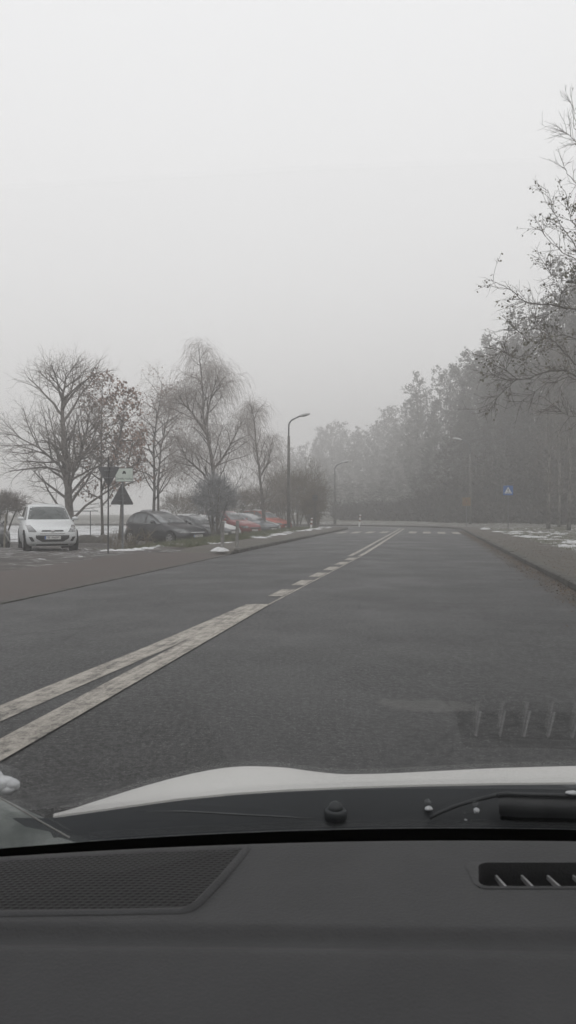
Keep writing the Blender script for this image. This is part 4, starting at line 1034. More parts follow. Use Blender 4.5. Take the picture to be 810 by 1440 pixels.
# ------------------------------------------------------------------ lamps, signs, posts
def face_cam(p, extra=0.0):
    """z rotation that turns local -y to the approaching traffic (towards -Y)"""
    return extra
def street_lamp(px, D_, h, label, side_=1, zb=.1, two=True):
    b = at(px, D_, zb); root = empty('street_lamp', b, 0, label, 'street lamp', 'street lamps along the road')
    mb = MB(); mb.tube([(0, 0, 0), (0, 0, h * .5), (0, 0, h * .82)], [.13, .105, .085], 12); mb.build('pole', M['concrete'], root, smooth=True)
    ar = MB(); pts = [Vector((0, 0, h * .80))]
    for i_ in range(9):
        a = R(90) * i_ / 8; r_ = .55; pts.append(Vector((side_ * (r_ - r_ * math.cos(a * .78)), 0, h * .90 + r_ * math.sin(a * .78))))
    d = (pts[-1] - pts[-2]).normalized(); pts.append(pts[-1] + d * .45)
    ar.tube(pts, [.055] * (len(pts)), 8); ar.build('arm', M['galv'], root, smooth=True)
    hd = MB(); e_ = pts[-1]; q = Vector((side_ * math.cos(R(12)), 0, math.sin(R(12))))
    Mh = Matrix.Translation(e_ + q * .30) @ Matrix.Rotation(-side_ * R(12), 4, 'Y') @ Matrix.Diagonal((.42, .17, .11, 1))
    hd.lathe([(math.cos(R(a)), math.sin(R(a))) for a in range(-40, 81, 15)], Mh, 20); hd.build('lamp_head', M['lamp_head'], root, smooth=True)
    dd = MB(); dd.lathe([(math.cos(R(a)) * .8, math.sin(R(a)) * .9 - .05) for a in range(-80, -30, 12)], Mh, 16); dd.build('lamp_glass', M['glass_car'], root, smooth=True)
    return root
street_lamp(406, 52, 7.75, 'tall street lamp with curved arm standing behind the orange-red car', 1)
street_lamp(471, 76, 6.1, 'faded street lamp by the start of the bend', 1, .0)
street_lamp(661, 66, 7.3, 'hazy street lamp leaning its arm left in front of the wood', -1, .25)

def rounded_tri(s, r, inv=False):
    """triangle of side s with rounded corners"""
    h = s * math.sqrt(3) / 2; P_ = [(-s / 2, -h / 3), (s / 2, -h / 3), (0, 2 * h / 3)]; out = []
    for i_, (x, y) in enumerate(P_):
        l_ = math.hypot(x, y); cx_, cy_ = x * (1 - 2 * r / l_), y * (1 - 2 * r / l_); a0 = math.atan2(y, x) - R(60)
        for k in range(7): a = a0 + R(120) * k / 6; out.append((cx_ + r * math.cos(a), cy_ + r * math.sin(a)))
    if inv: out = [(-x, -y) for x, y in out]
    return out
VP = Matrix(((1, 0, 0, 0), (0, 0, -1, 0), (0, 1, 0, 0), (0, 0, 0, 1)))  # local xy -> world xz, thickness towards -y
def sign_back(root, z, poly, rz_, backmat, facemat, pole_r=.03):
    """plate whose back faces the camera (-y side)"""
    Mr = Matrix.Rotation(rz_, 4, 'Z')
    mb = MB(); mb.prism(poly, Mr @ Matrix.Translation((0, .052, z)) @ VP, .004); sp = mb.build('sign_plate', backmat, root)
    inner = [(x * .93, y * .93) for x, y in poly]
    mb = MB(); mb.prism(inner, Mr @ Matrix.Translation((0, .056, z)) @ VP, .003); mb.build('sign_face', facemat, sp)
    mb = MB()
    n_ = len(poly)
    for i_ in range(n_):   # folded rim
        a, b_2 = poly[i_], poly[(i_ + 1) % n_]
        mb.tube([Mr @ Vector((a[0], .045, z + a[1])), Mr @ Vector((b_2[0], .045, z + b_2[1]))], .009, 4)
    for q in (-.12, .12): mb.box(Mr @ Vector((0, .035, z + q)), (.30, .02, .03), rz_); mb.box(Mr @ Vector((0, 0, z + q)), (.085, .085, .028), rz_)
    mb.build('bracket', M['galv'], sp)
b = at(152, 24.2, .0)
root = empty('give_way_sign', b, 0, 'inverted triangular road sign seen from behind on thin dark pole', 'road sign')
mb = MB(); mb.tube([(0, 0, -.1), (.01, 0, 3.02)], .024, 10); mb.build('pole', M['darkpost'], root)
sign_back(root, 2.50, rounded_tri(.74, .035, True), R(0), M['galv_dark'], M['white'])
b = at(172.5, 26.6, .03)
root = empty('warning_sign', b, 0, 'upright triangular road sign seen from behind below a white zone sign', 'road sign')
mb = MB(); mb.tube([(0, 0, -.1), (0, 0, 2.78)], .032, 10); mb.build('pole', M['galv'], root)
sign_back(root, 1.78, rounded_tri(.86, .035), R(46), M['galv_dark'], M['white'])
sb_ = MB(); rz_ = R(8)
Mr = Matrix.Rotation(rz_, 4, 'Z')
poly = [(-.30, -.23), (.30, -.23), (.30, .23), (-.30, .23)]
sb_.prism(poly, Mr @ Matrix.Translation((.07, -.05, 2.55)) @ VP, .012); spl = sb_.build('zone_sign_plate', M['palegreen'], root)
fr = MB()
for a_2, b_2 in ((0, 1), (1, 2), (2, 3), (3, 0)):
    fr.tube([Mr @ Vector((.07 + poly[a_2][0], -.056, 2.55 + poly[a_2][1])), Mr @ Vector((.07 + poly[b_2][0], -.056, 2.55 + poly[b_2][1]))], .011, 4)
fr.build('border', M['galv'], spl)
me = text_mesh('Strefa ruchu', .112); me.transform(Mr @ Matrix.Translation((.07, -.0635, 2.55 - .13)) @ VP); me.materials.clear(); me.materials.append(M['green_ink']); addmesh('lettering', me, spl)
ic = MB()   # small car pictogram seen from the front
Mi_ = Mr @ Matrix.Translation((.07, -.0625, 2.55 + .08)) @ VP
ic.prism([(-.062, -.035), (.062, -.035), (.066, .005), (.045, .020), (.034, .060), (-.034, .060), (-.045, .020), (-.066, .005)], Mi_, .003)
ic.prism([(-.058, -.055), (-.036, -.055), (-.036, -.035), (-.058, -.035)], Mi_, .003); ic.prism([(.036, -.055), (.058, -.055), (.058, -.035), (.036, -.035)], Mi_, .003)
ic.build('pictogram', M['ink'], spl)

# pedestrian crossing sign
b = at(714.5, 52, .12)
root = empty('crossing_sign', b, R(0), 'blue square pedestrian crossing sign on a thin pole', 'road sign')
mb = MB(); mb.tube([(0, 0, -.1), (0, 0, 3.05)], .03, 8); mb.build('pole', M['galv'], root)
zc = 2.64; w = .32
mb = MB(); mb.prism([(-w, -w), (w, -w), (w, w), (-w, w)], Matrix.Translation((0, -.035, zc)) @ VP, .006); spl = mb.build('sign_plate', M['blue'], root)
mb = MB(); mb.prism([(-.25, -.20), (.25, -.20), (0, .25)], Matrix.Translation((0, -.0425, zc)) @ VP, .003); mb.build('triangle', M['white'], spl)
mb = MB(); Mp = Matrix.Translation((0, -.0465, zc)) @ VP
mb.prism([(math.cos(a) * .026 + .0, math.sin(a) * .026 + .075) for a in np.linspace(0, 6.2, 12)], Mp, .003)
mb.prism([(-.02, .045), (.022, .045), (.028, -.03), (-.012, -.035)], Mp, .003)
mb.prism([(-.012, -.037), (.008, -.037), (-.03, -.115), (-.055, -.11)], Mp, .003); mb.prism([(.010, -.037), (.028, -.032), (.06, -.11), (.036, -.115)], Mp, .003)
mb.prism([(-.022, .043), (-.024, .02), (-.058, -.01), (-.066, .0)], Mp, .003); mb.prism([(.024, .043), (.026, .02), (.055, -.01), (.063, .003)], Mp, .003)
for q in range(4): mb.prism([(-.16 + q * .09, -.17), (-.11 + q * .09, -.17), (-.105 + q * .08, -.13), (-.145 + q * .08, -.13)], Mp, .003)
mb.build('pictogram', M['ink'], spl)
# yellow warning sign on its post by the lamp
b = at(656, 63, .15)
root = empty('warning_sign', b, 0, 'yellow square warning sign with red triangle beside the hazy lamp', 'road sign')
mb = MB(); mb.tube([(0, 0, -.1), (0, 0, 2.5)], .03, 8); mb.build('pole', M['galv'], root)
zc = 2.0
mb = MB(); mb.prism([(-.33, -.34), (.33, -.34), (.33, .34), (-.33, .34)], Matrix.Translation((0, -.035, zc)) @ VP, .006); spl = mb.build('sign_plate', M['yellow'], root)
mb = MB(); mb.prism(rounded_tri(.62, .03), Matrix.Translation((0, -.0425, zc - .03)) @ VP, .003); tri = mb.build('triangle', M['red'], spl)
mb = MB(); mb.prism(rounded_tri(.44, .02), Matrix.Translation((0, -.0465, zc - .03)) @ VP, .003); mb.build('triangle_field', M['yellow'], tri)
mb = MB(); mb.prism([(-.02, -.02), (.02, -.02), (.028, .12), (-.028, .12)], Matrix.Translation((0, -.0505, zc - .03)) @ VP, .003); mb.prism([(-.02, -.07), (.02, -.07), (.02, -.035), (-.02, -.035)], Matrix.Translation((0, -.0505, zc - .03)) @ VP, .003); mb.build('pictogram', M['ink'], tri)
# small dark sign in the thicket
b = at(443, 57, -.1)
root = empty('small_sign', b, 0, 'small grey square sign seen from behind in front of the thicket', 'road sign')
mb = MB(); mb.tube([(0, 0, -.1), (0, 0, 2.75)], .028, 8); mb.build('pole', M['darkpost'], root)
mb = MB(); mb.box((0, -.035, 2.45), (.40, .008, .42)); sp = mb.build('sign_plate', M['darkpost'], root)
mb = MB(); mb.box((0, -.045, 2.57), (.30, .02, .03)); mb.box((0, -.045, 2.33), (.30, .02, .03)); mb.build('bracket', M['galv'], sp)

def bollard(px, D_, label, h, m, cap=True):
    b = at(px, D_, .112); root = empty('bollard', b, rg.uniform(0, 3), label, 'bollard', 'bollards at the kerb corner')
    root.rotation_euler = (R(rg.uniform(-1.5, 1.5)), R(rg.uniform(-2, 2)), 0)
    mb = MB(); mb.tube([(0, 0, -.05), (0, 0, h)], .058, 14); mb.build('post', m, root, smooth=False)
    if cap:
        mb = MB(); mb.lathe([(.062, 0), (.062, .03), (.03, .05)], Matrix.Translation((0, 0, h)), 14); mb.build('cap', m, root)
    else:
        mb = MB(); mb.lathe([(.12, 0), (.12, .012), (.07, .03)], Matrix.Translation((0, 0, 0)), 16); mb.build('foot_plate', m, root)
bollard(312.5, 23.9, 'weathered bollard standing behind the small heap of snow', .86, M['post'])
bollard(333, 25.6, 'weathered bollard with a foot plate beside the kerb edge', .90, M['post'], False)
def marker(px, D_, label, h, z, red=True):
    b = at(px, D_, z); root = empty('marker_post', b, 0, label, 'marker post', 'marker posts by the verge')
    root.rotation_euler = (0, R(6), 0)
    mb = MB(); mb.box((0, 0, h / 2), (.13, .05, h)); mb.build('post', M['white'], root)
    mb = MB(); mb.box((0, -.002, h * .82), (.134, .056, .10)); mb.box((0, -.002, h * .50), (.134, .056, .12)); mb.build('band', M['red'] if red else M['ink'], root)
marker(437, 54, 'small white marker post in the snowy verge before the thicket', .85, .05)
marker(505, 62, 'red and white marker post where the left kerb starts to bend', 1.0, .1)
# metal railing behind the white car
b = at(104, 42, lotz); e2 = at(136, 42, lotz); root = empty('railing', b, 0, 'low metal railing with one thin top bar behind the white hatchback', 'railing')
mb = MB(); v_ = e2 - b; top = 1.58
mb.tube([(v_.x * -.3, v_.y * -.3, top), (v_.x * 1.05, v_.y * 1.05, top + .02)], .026, 8); mb.build('top_rail', M['galv'], root)
for q in (-.25, .72):
    mb = MB(); mb.tube([(v_.x * q, v_.y * q, -.05), (v_.x * q, v_.y * q, top)], .028, 8); mb.build('post', M['galv'], root)
# rough stone wall stub and boulder
def rock(name, px, D_, dims, label, seed, z=lotz):
    rr = random.Random(seed); b = at(px, D_, z); mb = MB()
    Ms = Matrix.Diagonal((dims[0], dims[1], dims[2], 1)); n_ = 16
    prof = [(math.cos(R(a)), math.sin(R(a))) for a in range(-30, 86, 12)]; mb.lathe(prof, Ms, n_)
    mb.v = [(x * (1 + .25 * noise2(x * 3, z_ * 3, 1, seed)), y * (1 + .25 * noise2(y * 3, x * 3, 1, seed)), z_ * (1 + .3 * noise2(x * 2, y * 2, 1, seed + 1))) for x, y, z_ in mb.v]
    o = mb.build(name, M['stone'], None, True, b); return tag(o, label, 'stone')
rock('boulder', 146, 38.0, (.42, .4, .42), 'dark rounded boulder at the foot of the rust-leaved tree', 3)
rock('boulder', 122, 38.5, (.85, .4, .38), 'long low earth-brown stone mound right of the white hatchback', 8)
# stake and stick at left
b = at(6, 29, -.02); root = empty('wooden_stake', b, 0, 'pale upright wooden stake at the left picture edge', 'stake'); mb = MB(); mb.tube([(0, 0, -.1), (.02, 0, .6), (.06, 0, 1.25)], [.04, .035, .03], 7); mb.build('stake', mat('bleached_wood', (.25, .23, .19), (.16, .15, .12), 8, .8), root)
mb = MB(); mb.tube([(-.35, -.1, .42), (0, 0, .02)], .015, 5)
mb = MB(); mb.tube([(0.0, 0, .55), (.22, -.05, .26), (.42, -.1, .0)], [.03, .025, .02], 6); mb.build('prop', M['post'], root)
# dry stalks on the verge before the black car
tk = MB(); rr = random.Random(4)
for px, D_ in ((176, 28), (182, 28.4), (190, 29), (204, 29.2), (212, 29), (166, 28.2), (158, 28)):
    for _ in range(9):
        p = at(px + rr.gauss(0, 2), D_ + rr.gauss(0, .3)); p.z = terrain_z(p.x, p.y); h = rr.uniform(.3, .95)
        pts = [p, p + Vector((rr.gauss(0, .06), rr.gauss(0, .06), h * .5)), p + Vector((rr.gauss(0, .18), rr.gauss(0, .18), h))]
        tk.tube(pts, [.008, .007, .005], 3, cap=False)
        for _k in range(5): a, d = along(pts, rr.uniform(.3, 1)); tk.tube([a, a + Vector((rr.gauss(0, .1), rr.gauss(0, .1), rr.uniform(.02, .14)))], .005, 3, cap=False)
tag(tk.build('dry_weeds', mat('dry_stalks', (.20, .17, .12), (.12, .10, .07), 4, .8)), 'dry weed stalks in the grass before the black hatchback', 'weeds', None, 'stuff')

# ------------------------------------------------------------------ the car the picture is taken from
# local frame of the car: u right, v forward, w up, all from the eye point; the Empty stands on the road below it
ego = empty('car_interior', (0, 0, 0), YAW, 'white car with dark dashboard whose bonnet fills the picture bottom', 'car')
def E(u, v, w): return (u, v, w + CAM_H)
def px_u(px, v): return (px - 405) / F * v
UC = .20
def glassJ(u): return .895 - .20 * (u - UC) ** 2
TAN = math.tan(R(33.0))
def glass_w(u, v): return -.36 + (glassJ(u) - v) * TAN
def plastic():
    a = NT('dashboard_plastic'); n1 = a.noise(330, 3, .7); n2 = a.noise(9, 7, .7)
    a.L(a.ramp(n2, [(.3, (.033, .033, .0345)), (.7, (.044, .044, .0455))]), a.b.inputs['Base Color'])
    a.b.inputs['Roughness'].default_value = .62; a.b.inputs['Specular IOR Level'].default_value = .35; a.bump(n1, .55, .002); return a.m
M['dash'] = plastic()
M['void'] = mat('duct_black', (.002, .002, .002), None, 5, 1.0, spec=0.0)
def grille_mat():
    a = NT('speaker_mesh')
    vec = a.mapping((1, 1, 1), R(0))
    # hexagonally staggered round holes, 6 mm apart
    sx_ = a.n('ShaderNodeSeparateXYZ'); a.L(vec, sx_.inputs[0])
    P_ = .0078
    row = a.math('FLOOR', a.math('DIVIDE', sx_.outputs['Y'], P_ * .6))
    xo = a.math('ADD', a.math('DIVIDE', sx_.outputs['X'], P_), a.math('MULTIPLY', a.math('MODULO', row, 2.0), .5))
    fx_ = a.math('SUBTRACT', a.math('FRACT', a.math('ADD', xo, 100.0)), .5); fy_ = a.math('MULTIPLY', a.math('SUBTRACT', a.math('FRACT', a.math('ADD', a.math('DIVIDE', sx_.outputs['Y'], P_ * .6), 100.0)), .5), .6)
    d = a.math('SQRT', a.math('ADD', a.math('MULTIPLY', fx_, fx_), a.math('MULTIPLY', fy_, fy_)))
    c = a.ramp(d, [(.20, .001), (.27, .020)])
    a.L(c, a.b.inputs['Base Color']); a.b.inputs['Roughness'].default_value = .6; a.b.inputs['Specular IOR Level'].default_value = .2
    a.bump(d, .8, .003); return a.m
M['mesh'] = grille_mat()
# dashboard: grid with a hole for the demister vent
def dash_edge(u): return .849 - .16 * (u - UC) ** 2
V0, V1, U0, U1 = .736, .7855, .183, .66
def dash_w(u, v):
    w = -.36
    yk = .652 - .02 * (u - UC)          # crease across the dash
    w -= .0075 * sstep(yk + .014, yk, v) - .0105 * sstep(yk - .004, yk - .035, v)
    w -= .20 * max(0, .630 - v)
    w -= .55 * max(0, .47 - v) ** 2 * 4
    w -= 1.6 * max(0, v - (dash_edge(u) - .010)) ** 1.35
    return w
us = sorted(set([-.50, -.44] + [round(x_, 4) for x_ in np.arange(-.40, 1.01, .02)] + [U0, U1]))
vn = [.22, .28, .34, .40, .44, .48, .52, .56, .59] + list(np.arange(.605, .70, .004)) + [.71, .72, V0, .7475, .76, .7725, V1, .80]
rows = [[E(u, v, dash_w(u, v)) for u in us] for v in vn]
for q in np.linspace(0, 1, 12):
    rows.append([E(u, .805 + (dash_edge(u) - .805) * q, dash_w(u, .805 + (dash_edge(u) - .805) * q)) for u in us])
rows.append([E(u, dash_edge(u) + .004, -.42) for u in us]); rows.append([E(u, dash_edge(u) + .006, -.60) for u in us])
rows.insert(0, [E(u, .20, -.75) for u in us])
mb = MB(); r_, c_ = len(rows), len(us); fs = []
for i_ in range(r_ - 1):
    for j in range(c_ - 1):
        um, vm = (us[j] + us[j + 1]) / 2, (rows[i_][j][1] + rows[i_ + 1][j][1]) / 2
        if U0 < um < U1 and V0 < vm < V1: continue
        fs.append((i_ * c_ + j, i_ * c_ + j + 1, (i_ + 1) * c_ + j + 1, (i_ + 1) * c_ + j))
mb.add([p for r2 in rows for p in r2], fs)
dash = mb.build('dashboard', M['dash'], ego, smooth=True)
# vent: rounded frame, duct, ribs
def rrect(u0, u1, v0, v1, r, n_=6):
    out = []
    for cx_, cy_, a0 in ((u1 - r, v1 - r, 0), (u0 + r, v1 - r, 90), (u0 + r, v0 + r, 180), (u1 - r, v0 + r, 270)):
        for k in range(n_ + 1): a = R(a0 + 90 * k / n_); out.append((cx_ + r * math.cos(a), cy_ + r * math.sin(a)))
    return out
o1, o2, o3 = rrect(U0 - .003, U1 + .003, V0 - .003, V1 + .003, .012), rrect(U0 + .0, U1 - .0, V0 + .0, V1 - .0, .010), rrect(U0 + .0005, U1 - .0005, V0 + .0005, V1 - .0005, .010)
o2 = [(x + (.0115 * (y - V0) / (V1 - V0) if x < U0 + .02 else 0), y) for x, y in o2]; o3 = [(x + (.0115 * (y - V0) / (V1 - V0) if x < U0 + .02 else 0), y) for x, y in o3]
zz = -.36
fr = MB(); n_ = len(o1)
fr.add([E(x, y, zz + .0006) for x, y in o1] + [E(x, y, zz + .0016) for x, y in o2] + [E(x, y, zz - .03) for x, y in o3],
       [(i_, (i_ + 1) % n_, n_ + (i_ + 1) % n_, n_ + i_) for i_ in range(n_)] + [(n_ + i_, n_ + (i_ + 1) % n_, 2 * n_ + (i_ + 1) % n_, 2 * n_ + i_) for i_ in range(n_)])
vent = fr.build('demister_vent', M['dash'], dash, smooth=False)
dk = MB()
for (a, b_2) in (((U0 - .002, V0 - .002), (U1 + .002, V0 - .002)), ((U1 + .002, V0 - .002), (U1 + .002, V1 + .002)), ((U1 + .002, V1 + .002), (U0 - .002, V1 + .002)), ((U0 - .002, V1 + .002), (U0 - .002, V0 - .002))):
    dk.add([E(*a, zz - .002), E(*b_2, zz - .002), E(*b_2, zz - .09), E(*a, zz - .09)], [(0, 1, 2, 3)])
dk.add([E(U0 - .002, V0 - .002, zz - .09), E(U1 + .002, V0 - .002, zz - .09), E(U1 + .002, V1 + .002, zz - .09), E(U0 - .002, V1 + .002, zz - .09)], [(0, 1, 2, 3)])
dk.build('vent_duct', M['void'], dash)
rb = MB()
for q in range(16):
    u = .2110 + q * .0262
    if u > U1 - .01: break
    va, vb_ = V0 + .0005, V1 - .006; za, zb = zz - .0012, zz - .0085; w_ = .0011; sh = .0
    rb.add([E(u - w_ + sh, vb_, zb), E(u + w_ + sh, vb_, zb), E(u + w_, va, za), E(u - w_, va, za),
            E(u - w_ + sh, vb_, zz - .0125), E(u + w_ + sh, vb_, zz - .0125), E(u + w_, va, zz - .0075), E(u - w_, va, zz - .0075)],
           [(0, 3, 2, 1), (0, 4, 7, 3), (1, 2, 6, 5), (3, 7, 6, 2), (0, 1, 5, 4)])
rb.build('vent_ribs', mat('vent_rib_grey', (.24, .24, .24), None, 20, .4), dash)
# speaker grille
def dv(py): return .36 * F / (py - 720)
g_px = [(-60, 1206), (0, 1203), (100, 1195), (200, 1190.5), (300, 1188), (345, 1187.5), (352, 1191), (351, 1197), (345, 1205), (320, 1235), (295, 1262), (283, 1274), (272, 1281), (255, 1285), (150, 1287), (0, 1289), (-60, 1290), (-100, 1260), (-100, 1220)]
gp = [(px_u(x, dv(y)), min(dv(y), dash_edge(px_u(x, dv(y))) - .012)) for x, y in g_px]
cxg, cyg = sum(p[0] for p in gp) / len(gp), sum(p[1] for p in gp) / len(gp)
def shrink(poly, d):
    out = []; n_ = len(poly)
    for i_ in range(n_):
        a, b_2, c2 = Vector(poly[i_ - 1]), Vector(poly[i_]), Vector(poly[(i_ + 1) % n_])
        t1_, t2_ = (b_2 - a).normalized(), (c2 - b_2).normalized(); nn = Vector((-t1_.y - t2_.y, t1_.x + t2_.x)).normalized()
        if nn.dot(Vector((cxg, cyg)) - b_2) < 0: nn = -nn
        out.append(tuple(b_2 + nn * d))
    return out
def gz(u, v): return dash_w(u, v)
in1, in2 = shrink(gp, .0035), shrink(gp, .009)
n_ = len(gp)
fr = MB(); fr.add([E(x, y, gz(x, y) + .0004) for x, y in gp] + [E(x, y, gz(x, y) + (.0048 if x > -.12 and y < .80 and y > .695 else .0020)) for x, y in in1] + [E(x, y, gz(x, y) + .0012) for x, y in in2],
       [(i_, (i_ + 1) % n_, n_ + (i_ + 1) % n_, n_ + i_) for i_ in range(n_)] + [(n_ + i_, n_ + (i_ + 1) % n_, 2 * n_ + (i_ + 1) % n_, 2 * n_ + i_) for i_ in range(n_)])
fr.build('speaker_surround', M['dash'], dash, smooth=True)
sp = MB(); vs = [E(x, y, gz(x, y) + .0012) for x, y in in2]; sp.add(vs + [E(cxg, cyg, -.360 + .0045)], [(i_, (i_ + 1) % n_, n_) for i_ in range(n_)])
sp.build('speaker_grille', M['mesh'], dash)

# windscreen: real pane, 5 mm thick
gl = bpy.data.materials.new('windscreen_glass'); gl.use_nodes = True; t = gl.node_tree; t.nodes.clear()
out = t.nodes.new('ShaderNodeOutputMaterial'); mixs = t.nodes.new('ShaderNodeMixShader'); tr_ = t.nodes.new('ShaderNodeBsdfTransparent'); gs = t.nodes.new('ShaderNodeBsdfGlossy')
tr_.inputs[0].default_value = (.975, .972, .966, 1); gs.inputs['Roughness'].default_value = 0.015; gs.inputs['Color'].default_value = (1, 1, 1, 1)
geo = t.nodes.new('ShaderNodeNewGeometry'); dt = t.nodes.new('ShaderNodeVectorMath'); dt.operation = 'DOT_PRODUCT'
t.links.new(geo.outputs['Incoming'], dt.inputs[0]); t.links.new(geo.outputs['Normal'], dt.inputs[1])
def mth(op, a, b=0.0):
    nd = t.nodes.new('ShaderNodeMath'); nd.operation = op
    for i_, v in enumerate((a, b)):
        if isinstance(v, bpy.types.NodeSocket): t.links.new(v, nd.inputs[i_])
        else: nd.inputs[i_].default_value = v
    return nd.outputs[0]
ab = mth('ABSOLUTE', dt.outputs['Value']); sch = mth('ADD', mth('MULTIPLY', mth('POWER', mth('SUBTRACT', 1.0, ab), 5.0), .96), .04)
t.links.new(sch, mixs.inputs[0]); t.links.new(tr_.outputs[0], mixs.inputs[1]); t.links.new(gs.outputs[0], mixs.inputs[2]); t.links.new(mixs.outputs[0], out.inputs[0])
gu = list(np.linspace(-.52, .98, 40)); gv = list(np.linspace(.03, .985, 40))
def gpt(u, s_, off=0.0):
    v = s_ - (.8950 - glassJ(u)); w = glass_w(u, v)
    return E(u, v + off * .545, w + off * .839)
mb = MB(); gi = [[gpt(u, s_) for u in gu] for s_ in gv]; go_ = [[gpt(u, s_, .005) for u in gu] for s_ in gv]
n1, n2 = len(gv), len(gu)
vs = [p for r2 in gi for p in r2] + [p for r2 in go_ for p in r2]; o_ = n1 * n2
fs = [(i_ * n2 + j, (i_ + 1) * n2 + j, (i_ + 1) * n2 + j + 1, i_ * n2 + j + 1) for i_ in range(n1 - 1) for j in range(n2 - 1)]
fs += [(o_ + a, o_ + d, o_ + c2, o_ + b_2) for a, b_2, c2, d in fs]
mb.add(vs, fs); mb.build('windscreen', gl, ego, smooth=True)
# black band along the bottom of the pane
mb = MB(); mb.grid([[gpt(u, s_, -.004) for u in gu] for s_ in (.914, .95, .984)]); mb.build('windscreen_band', M['void'], ego)
mb = MB(); mb.grid([[E(u, dash_edge(u) + .0045, -.40) for u in gu], [gpt(u, .9845, -.003) for u in gu], [(lambda p: (p[0], p[1] + .02, p[2] - .2))(gpt(u, .99, -.003)) for u in gu]]); mb.build('dash_gap_shade', M['void'], ego)  # black sheet closes the gap, its shade put into the colour

# bonnet, scuttle, fender
top_px = [(75, 1144.5), (100, 1138), (130, 1128), (165, 1117), (200, 1106), (240, 1095), (280, 1085.5), (315, 1079.5), (350, 1077), (400, 1079), (440, 1085), (480, 1089), (540, 1088), (600, 1085), (700, 1080), (810, 1077), (1000, 1078), (1250, 1100), (1420, 1140)]
rear_px = [(75, 1147.5), (150, 1137), (250, 1123), (330, 1115), (405, 1110), (500, 1106), (600, 1103), (700, 1101), (810, 1100), (1000, 1104), (1250, 1122), (1420, 1146)]
def li(T, x):
    for (a, ya), (b_2, yb) in zip(T, T[1:]):
        if x <= b_2: return ya + (yb - ya) * max(0, (x - a)) / (b_2 - a)
    return T[-1][1]
cols_ = list(np.arange(75, 1421, 8))
ytop = [li(top_px, x) for x in cols_]; yrear = [li(rear_px, x) for x in cols_]
for _ in range(3): ytop = [ytop[0]] + [(ytop[i_ - 1] + 2 * ytop[i_] + ytop[i_ + 1]) / 4 for i_ in range(1, len(ytop) - 1)] + [ytop[-1]]
def bon(i_, v):
    ss, sr = (ytop[i_] - 720) / F, (yrear[i_] - 720) / F
    # height: from the rear edge (v 1.2) rising relative to sight to a crest (v 1.5), then falling away
    if v <= 1.5:
        q = (v - 1.2) / .3; s_ = sr + (ss - sr) * (1 - (1 - q) ** 2)
    else: s_ = ss + .16 * (v - 1.5) ** 1.7
    return E((cols_[i_] - 405) / F * (1.2 + (v - 1.2) * (.35 if cols_[i_] < 405 else .25)) if False else (cols_[i_] - 405) / F * v, v, -s_ * v)
vb = [1.2, 1.23, 1.26, 1.3, 1.35, 1.4, 1.45, 1.5, 1.56, 1.65, 1.75, 1.85, 1.95, 2.05]
mb = MB(); g = [[bon(i_, v) for i_ in range(len(cols_))] for v in vb]
g.append([(p[0], p[1] + .03, p[2] - .35) for p in g[-1]]); mb.grid(g)
# rear edge turned down
re = [[bon(i_, 1.2) for i_ in range(len(cols_))], [(lambda p: (p[0], p[1] - .003, p[2] - .012))(bon(i_, 1.2)) for i_ in range(len(cols_))]]
mb.grid(re[::-1])
PE = paint('ego_white_paint', (0.85, 0.845, 0.82), .5, .15, 0.0)
mb.build('bonnet', PE, ego, smooth=True)
def cowlmat():
    a = NT('scuttle_dark'); n1 = a.noise(60, 4, .6); n2 = a.noise(3, 3, .6)
    a.L(a.ramp(n2, [(.3, (.032, .036, .040)), (.7, (.046, .051, .056))]), a.b.inputs['Base Color']); a.b.inputs['Roughness'].default_value = .5; a.bump(n1, .15, .002); return a.m
M['cowl'] = cowlmat()
mb = MB()
cc_ = list(np.arange(-260, 1500, 20)); g = []
for q in np.linspace(0, 1, 8):
    row = []
    for x in cc_:
        yr_ = li(rear_px, max(75, x)) + (0 if x >= 75 else (75 - x) * -.0); v = 1.192 - .085 * q; s0_ = (yr_ + 3 - 720) / F
        row.append(E((x - 405) / F * v, v, -s0_ * 1.192 - .062 * q ** 1.2 ))
    g.append(row)
mb.grid(g[::-1]); mb.build('scuttle_panel', M['cowl'], ego, smooth=True)
# a pale rod added for the light streak on the scuttle, and the dark washer jet
mb = MB(); mb.tube([E(px_u(x, 1.14), 1.14, -(y - 720) / F * 1.14 + .002) for x, y in ((205, 1143), (260, 1143), (330, 1147), (405, 1151), (440, 1153))], [.0004, .0014, .0015, .0013, .0004], 6); mb.build('scuttle_streak', M['galv'], ego, smooth=True)
mb = MB(); v = 1.15
for sc_, yy, r1 in ((1, 1131, .0125),):
    Mn = Matrix.Translation(Vector(E(px_u(472, v), v, -(1139 - 720) / F * v))) 
    mb.lathe([(.0165, -.012), (.0165, -.001), (.0145, .0015)], Mn, 18); mb.lathe([(.0115, .0), (.0110, .005), (.009, .009), (.005, .012), (.001, .013)], Mn, 18)
mb.build('washer_jet', M['trim'] if False else mat('jet_grey', (.085, .092, .097), None, 8, .45), ego, smooth=True)
